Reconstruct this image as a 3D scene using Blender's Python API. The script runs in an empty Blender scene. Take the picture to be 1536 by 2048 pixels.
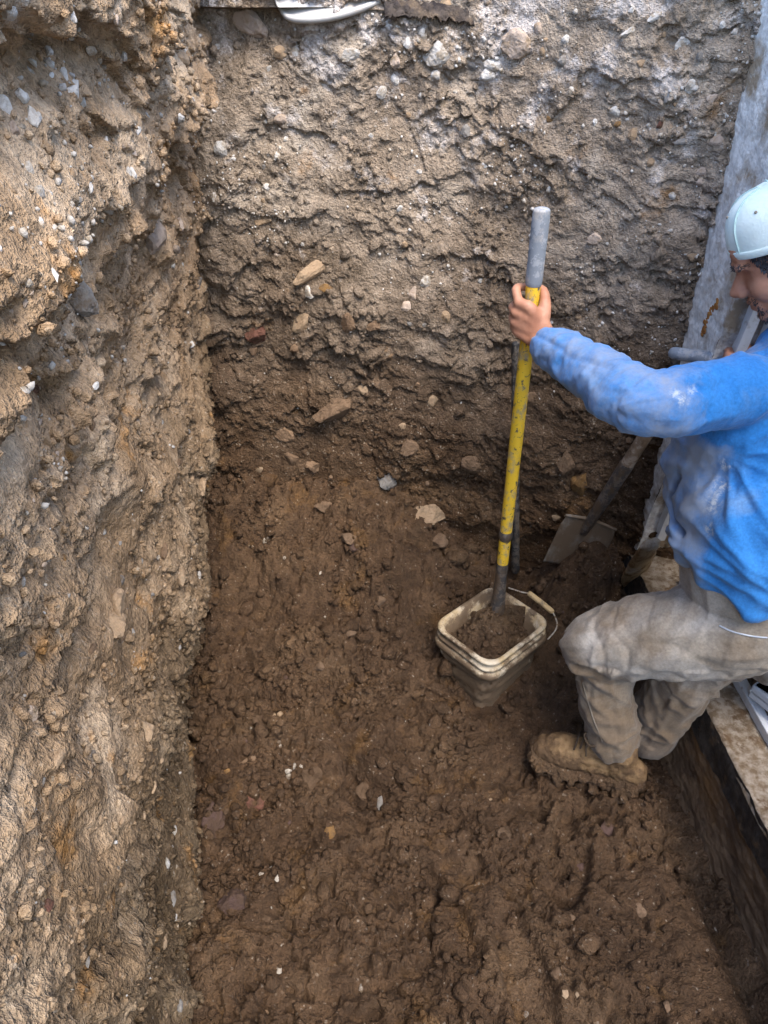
import bpy, math, random
import numpy as np
from mathutils import Vector, Matrix

# ------------------------------------------------------------------ camera, sky, sun, exposure
scene = bpy.context.scene
col = scene.collection
CAM_H, PITCH, FPX = 1.74, math.radians(36.0), 1500.0
cd = bpy.data.cameras.new('camera'); cam = bpy.data.objects.new('camera', cd); col.objects.link(cam)
cam.location = (0, 0, CAM_H); cam.rotation_euler = (math.pi/2 - PITCH, 0, 0)
cd.sensor_fit = 'VERTICAL'; cd.sensor_height = 36.0; cd.sensor_width = 27.0
cd.lens = 36.0*FPX/2048.0
cd.clip_start = 0.02; cd.clip_end = 500
scene.camera = cam

SUN_EL, SUN_AZ = math.radians(62), math.radians(150)      # azimuth clockwise from +Y: behind the camera to the right, veiled by thin cloud
w = bpy.data.worlds.new('World'); scene.world = w; w.use_nodes = True
wn = w.node_tree
sky = wn.nodes.new('ShaderNodeTexSky'); sky.sky_type = 'NISHITA'; sky.sun_disc = False
sky.sun_elevation = SUN_EL; sky.sun_rotation = SUN_AZ
sky.air_density = 1.0; sky.dust_density = 1.5; sky.ozone_density = 1.0
wn.links.new(sky.outputs[0], wn.nodes['Background'].inputs[0])
wn.nodes['Background'].inputs[1].default_value = 0.15
sl = bpy.data.lights.new('sun', 'SUN'); sun = bpy.data.objects.new('sun', sl); col.objects.link(sun)
sl.energy = 1.45; sl.angle = math.radians(34); sl.color = (1.0, 0.90, 0.77)
sdir = Vector((math.sin(SUN_AZ)*math.cos(SUN_EL), math.cos(SUN_AZ)*math.cos(SUN_EL), math.sin(SUN_EL)))
sun.rotation_euler = sdir.to_track_quat('Z', 'Y').to_euler()
vs = scene.view_settings
vs.view_transform = 'Standard'; vs.look = 'None'; vs.gamma = 1.0; vs.use_curve_mapping = False
vs.exposure = 2.1
scene.cycles.max_bounces = 4; scene.cycles.diffuse_bounces = 3; scene.cycles.glossy_bounces = 2
scene.cycles.transmission_bounces = 2; scene.cycles.volume_bounces = 0
scene.cycles.use_adaptive_sampling = True; scene.cycles.adaptive_threshold = 0.02
scene.cycles.use_denoising = True
try: scene.cycles.denoiser = 'OPENIMAGEDENOISE'
except Exception: pass

CP, SP = math.cos(PITCH), math.sin(PITCH)
def at(px, py, t):
    """world point seen at photo pixel (px, py) at t metres of depth in front of the lens"""
    x = (px-768.0)/FPX; y = (py-1024.0)/FPX
    return Vector((x*t, (CP - y*SP)*t, CAM_H + (-SP - y*CP)*t))
def at_z(px, py, z):
    y = (py-1024.0)/FPX
    return at(px, py, (z-CAM_H)/(-SP - y*CP))
def at_y(px, py, Y):
    y = (py-1024.0)/FPX
    return at(px, py, Y/(CP - y*SP))

# ------------------------------------------------------------------ numpy noise
F32 = np.float32
def _h(ix, iy, iz, seed):
    with np.errstate(over='ignore'):
        h = ix.astype(np.uint32)*np.uint32(374761393) + iy.astype(np.uint32)*np.uint32(668265263) + iz.astype(np.uint32)*np.uint32(2147483647-1274126177) + np.uint32((seed*2654435761) & 0xffffffff)
        h = (h ^ (h >> np.uint32(13)))*np.uint32(1274126177)
        h = (h ^ (h >> np.uint32(16)))*np.uint32(2246822519)
        return h ^ (h >> np.uint32(15))
def _r(h): return (h.astype(F32)*F32(1.0/4294967296.0))
def perlin2(x, y, seed=0):
    x = np.asarray(x, F32); y = np.asarray(y, F32)
    xi = np.floor(x); yi = np.floor(y); fx = x-xi; fy = y-yi
    xi = xi.astype(np.int64); yi = yi.astype(np.int64); z0 = np.zeros_like(xi)
    u = fx*fx*fx*(fx*(fx*6-15)+10); v = fy*fy*fy*(fy*(fy*6-15)+10)
    def g(dx, dy):
        a = _r(_h(xi+dx, yi+dy, z0, seed))*F32(2*math.pi)
        return np.cos(a)*(fx-dx) + np.sin(a)*(fy-dy)
    a = g(0,0); b = g(1,0); c = g(0,1); d = g(1,1)
    return ((a+u*(b-a)) + v*((c+u*(d-c))-(a+u*(b-a))))*F32(1.4)
def perlin3(x, y, z, seed=0):
    xi = np.floor(x); yi = np.floor(y); zi = np.floor(z)
    fx, fy, fz = x-xi, y-yi, z-zi
    xi = xi.astype(np.int64); yi = yi.astype(np.int64); zi = zi.astype(np.int64)
    f = lambda t: t*t*t*(t*(t*6-15)+10)
    u, v, w_ = f(fx), f(fy), f(fz)
    def g(dx, dy, dz):
        h = _h(xi+dx, yi+dy, zi+dz, seed); a = _r(h)*(2*math.pi); c = _r(h*np.uint32(747796405)+np.uint32(1))*2-1
        s = np.sqrt(np.maximum(0, 1-c*c))
        return np.cos(a)*s*(fx-dx)+np.sin(a)*s*(fy-dy)+c*(fz-dz)
    L = lambda a, b, t: a+t*(b-a)
    return L(L(L(g(0,0,0),g(1,0,0),u), L(g(0,1,0),g(1,1,0),u), v), L(L(g(0,0,1),g(1,0,1),u), L(g(0,1,1),g(1,1,1),u), v), w_)*1.5
def fbm(x, y, seed=0, oct=5, rough=0.5):
    s = 0; a = 1.0; t = 0
    for i in range(oct):
        s = s + a*perlin2(x*(2.03**i), y*(2.03**i), seed+i*17); t += a; a *= rough
    return s/t
def cells(x, y, seed=0, jit=0.9):
    """nearest random point: F1, F2, offset to it, three random numbers of the cell"""
    xi = np.floor(x); yi = np.floor(y)
    f1 = np.full(x.shape, 9.0, F32); f2 = f1.copy(); ox = np.zeros_like(f1); oy = ox.copy(); hid = np.zeros(x.shape, np.uint32)
    z0 = np.zeros(x.shape, np.int64)
    for dx in (-1, 0, 1):
        for dy in (-1, 0, 1):
            cx = (xi+dx).astype(np.int64); cy = (yi+dy).astype(np.int64)
            h = _h(cx, cy, z0, seed)
            px = xi+dx+0.5+(_r(h)-0.5)*jit; py = yi+dy+0.5+(_r(h*np.uint32(747796405)+np.uint32(7))-0.5)*jit
            ddx = (x-px).astype(F32); ddy = (y-py).astype(F32); d = np.sqrt(ddx*ddx+ddy*ddy)
            m = d < f1
            f2 = np.where(m, f1, np.minimum(f2, d)); f1 = np.where(m, d, f1)
            ox = np.where(m, ddx, ox); oy = np.where(m, ddy, oy); hid = np.where(m, h, hid)
    r1 = _r(hid*np.uint32(2891336453)+np.uint32(3)); r2 = _r(hid*np.uint32(277803737)+np.uint32(11)); r3 = _r(hid*np.uint32(1597334677)+np.uint32(5))
    return f1, f2, ox, oy, r1, r2, r3
def sstep(a, b, x):
    t = np.clip((x-a)/(b-a), 0, 1); return t*t*(3-2*t)

# ------------------------------------------------------------------ object helpers
def tag(o, label=None, cat=None, group=None, kind=None):
    if label: o['label'] = label
    if cat: o['category'] = cat
    if group: o['group'] = group
    if kind: o['kind'] = kind
    return o
def empty(name, loc=(0, 0, 0)):
    o = bpy.data.objects.new(name, None); col.objects.link(o); o.location = loc; o.empty_display_size = 0.05
    return o
def link(name, me, mat=None, parent=None, smooth=True):
    o = bpy.data.objects.new(name, me); col.objects.link(o)
    if mat is not None:
        me.materials.clear(); me.materials.append(mat)
    if smooth: me.shade_smooth()
    if parent is not None:
        o.parent = parent
        bpy.context.view_layer.update()
        o.matrix_parent_inverse = parent.matrix_world.inverted()
    return o
def mesh_np(name, V, Fq):
    me = bpy.data.meshes.new(name); V = np.asarray(V, F32); Fq = np.asarray(Fq, np.int32)
    n, k = Fq.shape
    me.vertices.add(len(V)); me.vertices.foreach_set('co', V.ravel())
    me.loops.add(n*k); me.loops.foreach_set('vertex_index', Fq.ravel())
    me.polygons.add(n); me.polygons.foreach_set('loop_start', np.arange(0, n*k, k, dtype=np.int32))
    me.update(calc_edges=True); me.validate()
    return me
def mesh_pd(name, V, Fs):
    me = bpy.data.meshes.new(name); me.from_pydata([tuple(v) for v in V], [], [tuple(f) for f in Fs]); me.update(); return me
class MB:
    """collects verts and faces"""
    def __init__(s): s.v = []; s.f = []
    def add(s, V, Fs):
        b = len(s.v); s.v += [tuple(v) for v in V]; s.f += [tuple(i+b for i in f) for f in Fs]; return s
    def build(s, name, mat, parent=None, smooth=True):
        return link(name, mesh_pd(name, s.v, s.f), mat, parent, smooth)
def catmull(pts, n):
    p = np.array(pts, float); k = len(p)
    if k < 3:
        t = np.linspace(0, 1, n)[:, None]; return p[0]*(1-t)+p[-1]*t
    q = np.vstack([2*p[0]-p[1], p, 2*p[-1]-p[-2]])
    out = []
    for s in np.linspace(0, k-1, n):
        i = min(int(s), k-2); t = s-i; a, b, c, d = q[i:i+4]
        out.append(0.5*((2*b)+(-a+c)*t+(2*a-5*b+4*c-d)*t*t+(-a+3*b-3*c+d)*t**3))
    return np.array(out)
def tube(pts, rads, n=None, seg=18, ref=(0, 0, 1), caps=True, curve=True, capk=1.0):
    """round or elliptic swept tube; a radius may be (a, b): a along ref side, b across"""
    R = np.array([(r, r) if np.isscalar(r) else tuple(r) for r in rads], float)
    pts = np.array([tuple(p) for p in pts], float)
    if n is None: n = max(8, 6*len(pts)) if curve else len(pts)
    if curve:
        R = np.maximum(1e-4, np.stack([np.interp(np.linspace(0, len(pts)-1, n), np.arange(len(pts)), R[:, j]) for j in (0, 1)], 1))
        pts = catmull(pts, n)
    T = np.gradient(pts, axis=0); T /= np.linalg.norm(T, axis=1)[:, None]+1e-12
    V = []; Fs = []; ref = np.array(ref, float)
    prev = ref
    rings = []
    def ring(c, t, ra, rb):
        nonlocal prev
        a = prev - t*np.dot(prev, t)
        if np.linalg.norm(a) < 1e-5: a = np.cross(t, (1, 0.3, 0.2))
        a /= np.linalg.norm(a); prev = a; b = np.cross(t, a)
        th = np.linspace(0, 2*math.pi, seg, endpoint=False)
        rings.append(c + np.outer(np.cos(th)*ra, a) + np.outer(np.sin(th)*rb, b))
    if caps:
        for q in (80, 55, 28):
            q = math.radians(q); m = min(R[0])*capk; ring(pts[0]-T[0]*m*math.sin(q), T[0], R[0][0]*math.cos(q), R[0][1]*math.cos(q))
    for i in range(len(pts)): ring(pts[i], T[i], *R[i])
    if caps:
        for q in (28, 55, 80):
            q = math.radians(q); m = min(R[-1])*capk; ring(pts[-1]+T[-1]*m*math.sin(q), T[-1], R[-1][0]*math.cos(q), R[-1][1]*math.cos(q))
    V = np.vstack(rings); nr = len(rings)
    for i in range(nr-1):
        for j in range(seg):
            k = (j+1) % seg
            Fs.append((i*seg+j, i*seg+k, (i+1)*seg+k, (i+1)*seg+j))
    Fs.append(tuple(range(seg-1, -1, -1))); Fs.append(tuple((nr-1)*seg+j for j in range(seg)))
    return V, Fs
def ellipsoid(c, r, M=None, nu=20, nv=12):
    V = []; Fs = []
    for i in range(nv+1):
        a = math.pi*i/nv
        for j in range(nu):
            b = 2*math.pi*j/nu
            V.append((r[0]*math.sin(a)*math.cos(b), r[1]*math.sin(a)*math.sin(b), r[2]*math.cos(a)))
    V = np.array(V)
    if M is not None: V = V @ np.array(M).T
    V = V + np.array(tuple(c))
    for i in range(nv):
        for j in range(nu):
            k = (j+1) % nu; Fs.append((i*nu+j, (i+1)*nu+j, (i+1)*nu+k, i*nu+k))
    return V, Fs
BOXF = [(0,3,2,1),(4,5,6,7),(0,1,5,4),(1,2,6,5),(2,3,7,6),(3,0,4,7)]
def box(x0, x1, y0, y1, z0, z1):
    return np.array([(x0,y0,z0),(x1,y0,z0),(x1,y1,z0),(x0,y1,z0),(x0,y0,z1),(x1,y0,z1),(x1,y1,z1),(x0,y1,z1)], float), BOXF
def bevel(o, wd=0.004, seg=2):
    m = o.modifiers.new('bevel', 'BEVEL'); m.width = wd; m.segments = seg; m.limit_method = 'ANGLE'; return o
def remesh(parts, voxel, smooth=4, fac=0.5):
    mb = MB()
    for V, Fs in parts: mb.add(V, Fs)
    me = mesh_pd('tmp', mb.v, mb.f); o = bpy.data.objects.new('tmp', me); col.objects.link(o)
    r = o.modifiers.new('r', 'REMESH'); r.mode = 'VOXEL'; r.voxel_size = voxel; r.adaptivity = 0.0
    if smooth:
        s = o.modifiers.new('s', 'SMOOTH'); s.factor = fac; s.iterations = smooth
    dg = bpy.context.evaluated_depsgraph_get()
    out = bpy.data.meshes.new_from_object(o.evaluated_get(dg))
    bpy.data.objects.remove(o); bpy.data.meshes.remove(me)
    return out
def get_co(me):
    a = np.empty(len(me.vertices)*3, F32); me.vertices.foreach_get('co', a); return a.reshape(-1, 3).astype(float)
def get_no(me):
    a = np.empty(len(me.vertices)*3, F32); me.vertices.foreach_get('normal', a); return a.reshape(-1, 3).astype(float)
def set_co(me, V):
    me.vertices.foreach_set('co', np.asarray(V, F32).ravel()); me.update()

# ------------------------------------------------------------------ materials
def newmat(name, rough=0.9, spec=0.2):
    m = bpy.data.materials.new(name); m.use_nodes = True
    b = m.node_tree.nodes['Principled BSDF']; b.inputs['Roughness'].default_value = rough
    b.inputs['Specular IOR Level'].default_value = spec
    return m, m.node_tree, b
class NT:
    def __init__(s, nt):
        s.nt = nt; s.N = nt.nodes; s.L = nt.links
        s.pos = s.N.new('ShaderNodeNewGeometry').outputs['Position']
    def vscale(s, sc, off=(0, 0, 0)):
        m = s.N.new('ShaderNodeMapping'); m.inputs['Scale'].default_value = sc; m.inputs['Location'].default_value = off
        s.L.new(s.pos, m.inputs['Vector']); return m.outputs[0]
    def noise(s, scale, detail=4, rough=0.55, vec=None, dist=0.0):
        n = s.N.new('ShaderNodeTexNoise'); n.inputs['Scale'].default_value = scale; n.inputs['Detail'].default_value = detail
        n.inputs['Roughness'].default_value = rough; n.inputs['Distortion'].default_value = dist
        s.L.new(vec if vec is not None else s.pos, n.inputs['Vector']); return n.outputs['Fac']
    def vor(s, scale, out='Color', vec=None, rnd=1.0):
        n = s.N.new('ShaderNodeTexVoronoi'); n.inputs['Scale'].default_value = scale; n.inputs['Randomness'].default_value = rnd
        s.L.new(vec if vec is not None else s.pos, n.inputs['Vector']); return n.outputs[out]
    def ramp(s, fac, stops, interp='LINEAR'):
        r = s.N.new('ShaderNodeValToRGB'); cr = r.color_ramp; cr.interpolation = interp
        while len(cr.elements) > 1: cr.elements.remove(cr.elements[-1])
        for i, (p, c) in enumerate(stops):
            e = cr.elements[0] if i == 0 else cr.elements.new(p)
            e.position = p; c = (c, c, c) if np.isscalar(c) else c; e.color = (*c, 1)
        s.L.new(fac, r.inputs[0]); return r.outputs[0]
    def mix(s, fac, a, b, mode='MIX'):
        m = s.N.new('ShaderNodeMix'); m.data_type = 'RGBA'; m.blend_type = mode
        for sock, val in ((m.inputs[0], fac), (m.inputs[6], a), (m.inputs[7], b)):
            if hasattr(val, 'links'): s.L.new(val, sock)
            elif np.isscalar(val): sock.default_value = val
            else: sock.default_value = (*val, 1)
        return m.outputs[2]
    def math(s, op, a, b=0.0, clamp=False):
        m = s.N.new('ShaderNodeMath'); m.operation = op; m.use_clamp = clamp
        for sock, val in ((m.inputs[0], a), (m.inputs[1], b)):
            if hasattr(val, 'links'): s.L.new(val, sock)
            else: sock.default_value = val
        return m.outputs[0]
    def axis(s, k):
        n = s.N.new('ShaderNodeSeparateXYZ'); s.L.new(s.pos, n.inputs[0]); return n.outputs[k]
    def attr(s, name):
        n = s.N.new('ShaderNodeAttribute'); n.attribute_name = name; return n.outputs['Fac']
    def rnd(s):
        return s.N.new('ShaderNodeObjectInfo').outputs['Random']
    def bump(s, h, b, strength=0.5, dist=0.01):
        n = s.N.new('ShaderNodeBump'); n.inputs['Strength'].default_value = strength; n.inputs['Distance'].default_value = dist
        s.L.new(h, n.inputs['Height']); s.L.new(n.outputs[0], b.inputs['Normal'])

def soil(name, cols, deep=None, zr=(0.3, 1.2), pale=None, pale_amt=0.55, ochre=(0.30, 0.15, 0.05), ochre_amt=0.66, rough=0.95, spec=0.12, speck=0.93, bd=0.010, base=None, bvec=None):
    """crumbly soil: three mixed tones, a second (moister) layer below a wavering level, chalky crust, rusty patches, light grit"""
    m, nt, b = newmat(name, rough, spec); g = NT(nt)
    n1 = g.noise(4.5, 5, 0.62, dist=0.6); n2 = g.noise(26, 4, 0.65); n3 = g.noise(150, 3, 0.7, vec=g.vscale(bvec) if bvec else None)
    c = g.ramp(n1, [(0.30, cols[0]), (0.5, cols[1]), (0.70, cols[2])])
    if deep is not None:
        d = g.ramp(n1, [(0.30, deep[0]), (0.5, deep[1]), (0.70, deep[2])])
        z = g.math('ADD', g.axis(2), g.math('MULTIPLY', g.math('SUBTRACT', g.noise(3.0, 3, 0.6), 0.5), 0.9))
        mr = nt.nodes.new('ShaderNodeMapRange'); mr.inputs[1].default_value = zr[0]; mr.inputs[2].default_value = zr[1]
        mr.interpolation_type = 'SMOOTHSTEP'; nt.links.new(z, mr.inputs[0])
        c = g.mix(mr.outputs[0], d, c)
    if base is not None:                                   # wet floor clay reaching up the foot of the wall
        e = g.ramp(n1, [(0.30, base[0]), (0.5, base[1]), (0.70, base[2])])
        zb = g.math('ADD', g.axis(2), g.math('MULTIPLY', g.math('SUBTRACT', g.noise(4.0, 4, 0.65), 0.5), 0.8))
        c = g.mix(g.ramp(zb, [(0.30, 0.0), (0.72, 1.0)]), e, c)
    oc = g.ramp(g.noise(7.5, 4, 0.6, vec=g.vscale((1, 1, 1), (3.1, 7.7, 1.3))), [(ochre_amt-0.05, 0.0), (ochre_amt+0.06, 0.75)])
    c = g.mix(oc, c, ochre)
    if pale is not None:
        pn = g.math('ADD', g.noise(11, 5, 0.68, vec=g.vscale((1, 1, 1), (9.2, 4.1, 5.5))), g.math('MULTIPLY', g.math('SUBTRACT', g.axis(2), pale[1]), pale[2]))
        c = g.mix(g.ramp(pn, [(pale_amt, 0.0), (pale_amt+0.12, 0.85)]), c, pale[0])
    var = g.ramp(n2, [(0.25, 0.62), (0.5, 1.0), (0.75, 1.38)])
    c = g.mix(1.0, c, var, 'MULTIPLY')
    c = g.mix(1.0, c, g.ramp(n3, [(0.3, 0.72), (0.5, 1.0), (0.72, 1.35)]), 'MULTIPLY')
    v = nt.nodes.new('ShaderNodeSeparateColor'); nt.links.new(g.vor(210, 'Color'), v.inputs[0])
    c = g.mix(g.math('MULTIPLY', g.ramp(v.outputs[0], [(speck, 0.0), (speck+0.03, 0.6)]), g.ramp(n2, [(0.45, 0.0), (0.62, 1.0)])), c, (0.40, 0.34, 0.27))
    nt.links.new(c, b.inputs['Base Color'])
    hh = g.math('ADD', g.math('MULTIPLY', n3, 0.8), g.math('MULTIPLY', g.noise(75, 3, 0.75, vec=g.vscale(bvec) if bvec else None), 1.0))
    g.bump(hh, b, 1.0, bd)
    return m

M = {}
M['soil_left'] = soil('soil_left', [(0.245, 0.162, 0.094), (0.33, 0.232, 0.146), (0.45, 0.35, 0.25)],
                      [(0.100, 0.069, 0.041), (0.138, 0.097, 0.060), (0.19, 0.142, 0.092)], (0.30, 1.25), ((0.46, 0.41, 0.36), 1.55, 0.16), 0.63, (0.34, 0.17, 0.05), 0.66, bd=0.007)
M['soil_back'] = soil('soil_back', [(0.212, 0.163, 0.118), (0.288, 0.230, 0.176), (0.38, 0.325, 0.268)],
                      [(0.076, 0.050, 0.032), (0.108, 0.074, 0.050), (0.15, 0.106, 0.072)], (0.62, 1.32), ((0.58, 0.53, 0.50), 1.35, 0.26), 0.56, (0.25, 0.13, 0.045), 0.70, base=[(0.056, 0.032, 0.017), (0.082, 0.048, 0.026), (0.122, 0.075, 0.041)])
M['soil_floor'] = soil('soil_floor', [(0.056, 0.032, 0.017), (0.082, 0.048, 0.026), (0.122, 0.075, 0.041)], ochre=(0.13, 0.070, 0.026), ochre_amt=0.63, rough=0.8, spec=0.25, speck=0.965)

# ------------------------------------------------------------------ dirt surfaces
def grid_faces(nu, nv, flip=False):
    i = np.arange(nu-1)[:, None]*nv + np.arange(nv-1)[None, :]; i = i.ravel()
    f = np.stack([i, i+nv, i+nv+1, i+1], 1)
    return f[:, ::-1] if flip else f
def facets(u, v, size, seed, warp, tilt, step, asp=1.6, bias=0.35):
    """broken clods: each random cell is a tilted face with its own stand-off, edges abrupt"""
    wu = u + warp*fbm(u/size*0.8, v/size*0.8, seed+5, 3)*1.0; wv = v + warp*fbm(u/size*0.8+9, v/size*0.8+4, seed+9, 3)
    f1, f2, ox, oy, r1, r2, r3 = cells((wu/(size*asp)).astype(F32), (wv/size).astype(F32), seed)
    e = np.clip((f2-f1)*5, 0, 1)
    return (-(oy*(bias+r1-0.35)*tilt)*size + (ox*(r3-0.5)*1.6*tilt)*size + (r2-0.5)*step*size)*(0.45+0.55*e), e, r1
def lumps(u, v, size, seed):
    f1, f2, ox, oy, r1, r2, r3 = cells((u/size).astype(F32), (v/size).astype(F32), seed)
    return np.sqrt(np.clip(1-f1*f1*1.6, 0, 1))*(0.25+r1), r2
def wall_height(u, v, seed, amp=1.0, smooth_bias=0.0, bias=0.35, big=1.0, fine=1.0, cut=0.2, fu=1.0):
    w1 = 0.05*fbm(u*4, v*4, seed+70, 4); w2 = 0.05*fbm(u*4+3, v*4+8, seed+71, 4)
    uu, vv = u+w1, v+w2
    wf1 = 0.006*fbm(u*55, v*55, seed+72, 3); wf2 = 0.006*fbm(u*55+3, v*55+8, seed+73, 3); uu = uu+wf1; vv = vv+wf2
    h = 0.060*big*fbm(u*1.7, v*1.7, seed, 4) + 0.034*big*fbm(uu*5, vv*6, seed+3, 5, 0.6)
    mask = sstep(-0.12-smooth_bias, 0.12-smooth_bias, fbm(u*4.0, v*4.0, seed+31, 5, 0.6))          # 0 = smeared by the blade, 1 = crumbly
    var = 0.2+1.6*sstep(-0.35, 0.45, fbm(u*2.1, v*2.1, seed+33, 3))
    z_, ez, _ = facets(u+0.4*w1, v+0.4*w2, 0.30, seed+10, 0.06, 0.16*big, 0.10*big, 1.2, 0.25)      # spade cuts
    a, ea, _ = facets(uu, vv, 0.14, seed+11, 0.08, 0.18*big, 0.15*big, 1.4, bias)
    b, eb, _ = facets(uu, vv, 0.058, seed+12, 0.04, 0.28, 0.26, 1.3, bias)
    uq = uu*fu; uf = u*fu
    c, ec, _ = facets(uq, vv, 0.026, seed+13, 0.018, 0.34, 0.38, 1.1, bias)
    h = h + cut*z_ + a*0.75 + b*(0.30+0.70*mask)*var + fine*1.25*c*(0.25+0.75*mask)*(0.5+0.5*var)
    l1, r1_ = lumps(uq, vv, 0.022, seed+14); l2, _ = lumps(uq, vv, 0.0115, seed+15)
    h = h + 0.0055*l1*mask*(r1_ > 0.4)*sstep(-0.15, 0.25, fbm(u*9, v*9, seed+44, 3)) + 0.0035*l2*(0.2+0.8*mask) + 0.014*(0.22+0.78*mask)*fbm(uf*34, v*34, seed+16, 5, 0.76)
    pit = fbm(u*11, v*14, seed+60, 4); h = h - 0.026*sstep(0.28, 0.52, pit)*mask
    return h*amp
def dirt(name, U, Vv, base, normal, hfun, mat, droop=None, flip=False):
    u, v = np.meshgrid(U, Vv, indexing='ij'); sh = u.shape
    u = u.ravel().astype(F32); v = v.ravel().astype(F32)
    h = hfun(u, v); P = base(u, v); N = normal(u, v)
    P = P + N*h[:, None]
    if droop is not None: P = P + droop(u, v, h)
    o = link(name, mesh_np(name, P, grid_faces(sh[0], sh[1], flip)), mat)
    tag(o, kind='structure')
    return o
def V3(*a): return np.stack(np.broadcast_arrays(*a), 1).astype(float)

# left wall: u = Y, v = z; low down the cut is smeared in upright strokes, higher up it breaks in flat beds
_lz = np.linspace(-0.3, 2.0, 200); _lk = np.cumsum(0.45+0.55*sstep(0.15, 1.2, _lz))*(_lz[1]-_lz[0])
def LV(z): return np.interp(z, _lz, _lk).astype(F32)
def LW(Y, z):
    bot = -0.335-0.155*Y; top = -0.325-0.045*Y
    return bot + (top-bot)*np.clip(z/1.7, -0.1, 1.1)
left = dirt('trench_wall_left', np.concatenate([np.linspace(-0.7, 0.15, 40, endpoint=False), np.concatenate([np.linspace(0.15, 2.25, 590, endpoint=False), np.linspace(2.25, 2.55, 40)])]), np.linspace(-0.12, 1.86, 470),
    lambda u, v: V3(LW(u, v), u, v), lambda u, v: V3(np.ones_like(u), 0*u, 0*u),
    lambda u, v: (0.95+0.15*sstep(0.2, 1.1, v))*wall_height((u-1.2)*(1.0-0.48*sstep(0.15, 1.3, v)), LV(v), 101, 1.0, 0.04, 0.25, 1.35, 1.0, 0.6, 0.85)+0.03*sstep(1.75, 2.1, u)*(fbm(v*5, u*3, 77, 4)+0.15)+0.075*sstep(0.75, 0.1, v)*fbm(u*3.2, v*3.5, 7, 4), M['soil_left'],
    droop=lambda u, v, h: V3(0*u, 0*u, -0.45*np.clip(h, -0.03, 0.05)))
# back wall: u = X, v = z
def BW(X, z):
    return 2.02 - 0.16*(X+0.1) + 0.16*np.clip(z/1.65, 0, 1.2)**1.2 - sstep(0.25, 0.78, X)*(0.10+0.065*z)
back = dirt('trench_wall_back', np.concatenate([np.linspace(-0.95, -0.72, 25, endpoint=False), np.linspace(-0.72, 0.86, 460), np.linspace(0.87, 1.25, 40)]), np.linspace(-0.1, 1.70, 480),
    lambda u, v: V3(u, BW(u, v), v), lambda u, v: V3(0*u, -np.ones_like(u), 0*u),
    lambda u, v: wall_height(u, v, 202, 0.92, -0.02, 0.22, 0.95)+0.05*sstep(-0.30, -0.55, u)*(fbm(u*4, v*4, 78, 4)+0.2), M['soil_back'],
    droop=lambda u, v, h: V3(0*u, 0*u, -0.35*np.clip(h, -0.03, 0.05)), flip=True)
# floor: u = X, v = Y
def FZ(X, Y):
    z = 0.34*sstep(1.42, 2.08, Y+0.14*X+0.26*fbm(X*3, Y*3, 9, 4))*(0.30+0.70*sstep(0.50, 0.10, X))   # soil fallen from the back wall
    z = z + 0.04*sstep(0.5, 0.1, np.abs(X+0.28))*sstep(1.1, 1.5, Y)
    for cx, cy, a_ in ((0.12, 0.86, 0.5), (0.45, 0.98, -0.3), (0.30, 0.70, 0.2), (-0.08, 1.18, 0.9)):             # boot prints
        ca_, sa_ = math.cos(a_), math.sin(a_); p = (X-cx)*ca_+(Y-cy)*sa_; q = -(X-cx)*sa_+(Y-cy)*ca_
        d_ = np.sqrt((p/0.05)**2+(q/0.145)**2); z = z - 0.022*sstep(1.1, 0.85, d_) + 0.012*np.exp(-((d_-1.25)/0.22)**2)
    z = z + 0.26*np.exp(-(((X-0.65)/0.13)**2+((Y-1.78)/0.11)**2))             # spoil by the spade
    z = z - 0.045*np.exp(-((X-(-0.345-0.155*Y))/0.045)**2)                      # gap along the left wall
    z = z - 0.05*np.exp(-((X-(0.80-0.055*Y))/0.025)**2)*sstep(0.9, 1.0, 1.9-Y) # crack along the footing
    return z
def floor_h(u, v):
    s = 303; w1 = 0.05*fbm(u*4, v*4, s+70, 4); w2 = 0.05*fbm(u*4+3, v*4+8, s+71, 4)
    uu, vv = u+w1+0.006*fbm(u*55, v*55, s+72, 3), v+w2+0.006*fbm(u*55+3, v*55+8, s+73, 3)
    mask = sstep(-0.2, 0.2, fbm(u*3.1, v*3.1, s+31, 4)+0.30*sstep(0.40, -0.1, u)+0.3*sstep(1.2, 1.6, v)-0.15)     # 0 = trodden, 1 = loose
    h = 0.040*fbm(u*2.6, v*2.6, s, 4) + 0.040*fbm(uu*6.0, vv*6.0, s+3, 6, 0.62)
    z_, ez, _ = facets(u+0.4*w1, v+0.4*w2, 0.24, s+10, 0.05, 0.12, 0.14, 1.0, 0.35)
    a, ea, _ = facets(uu, vv, 0.11, s+11, 0.07, 0.26, 0.24, 1.0, 0.35)
    b, eb, _ = facets(uu, vv, 0.052, s+12, 0.03, 0.40, 0.42, 1.0, 0.35)
    c, ec, _ = facets(uu, vv, 0.025, s+13, 0.016, 0.42, 0.42, 1.0, 0.35)
    l1, r1_ = lumps(uu, vv, 0.028, s+14); l2, _ = lumps(uu, vv, 0.013, s+15)
    h = h + 0.6*z_ + 1.15*a*(0.45+0.55*mask) + 1.35*b*(0.2+0.8*mask) + 1.25*c*(0.2+0.8*mask) + 0.007*l1*mask*(r1_ > 0.5) + 0.0035*l2*(0.15+0.85*mask)
    h = h + 0.011*(0.3+0.7*mask)*fbm(u*32, v*32, s+16, 5, 0.75) - 0.024*sstep(0.26, 0.5, fbm(u*11, v*11, s+60, 4))
    rid = np.abs(fbm(uu*5.5, vv*5.5, s+50, 4, 0.6)); h = h - 0.024*sstep(0.055, 0.0, rid)*sstep(-0.1, 0.2, fbm(u*2.2, v*2.2, s+51, 3))
    return h
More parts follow.
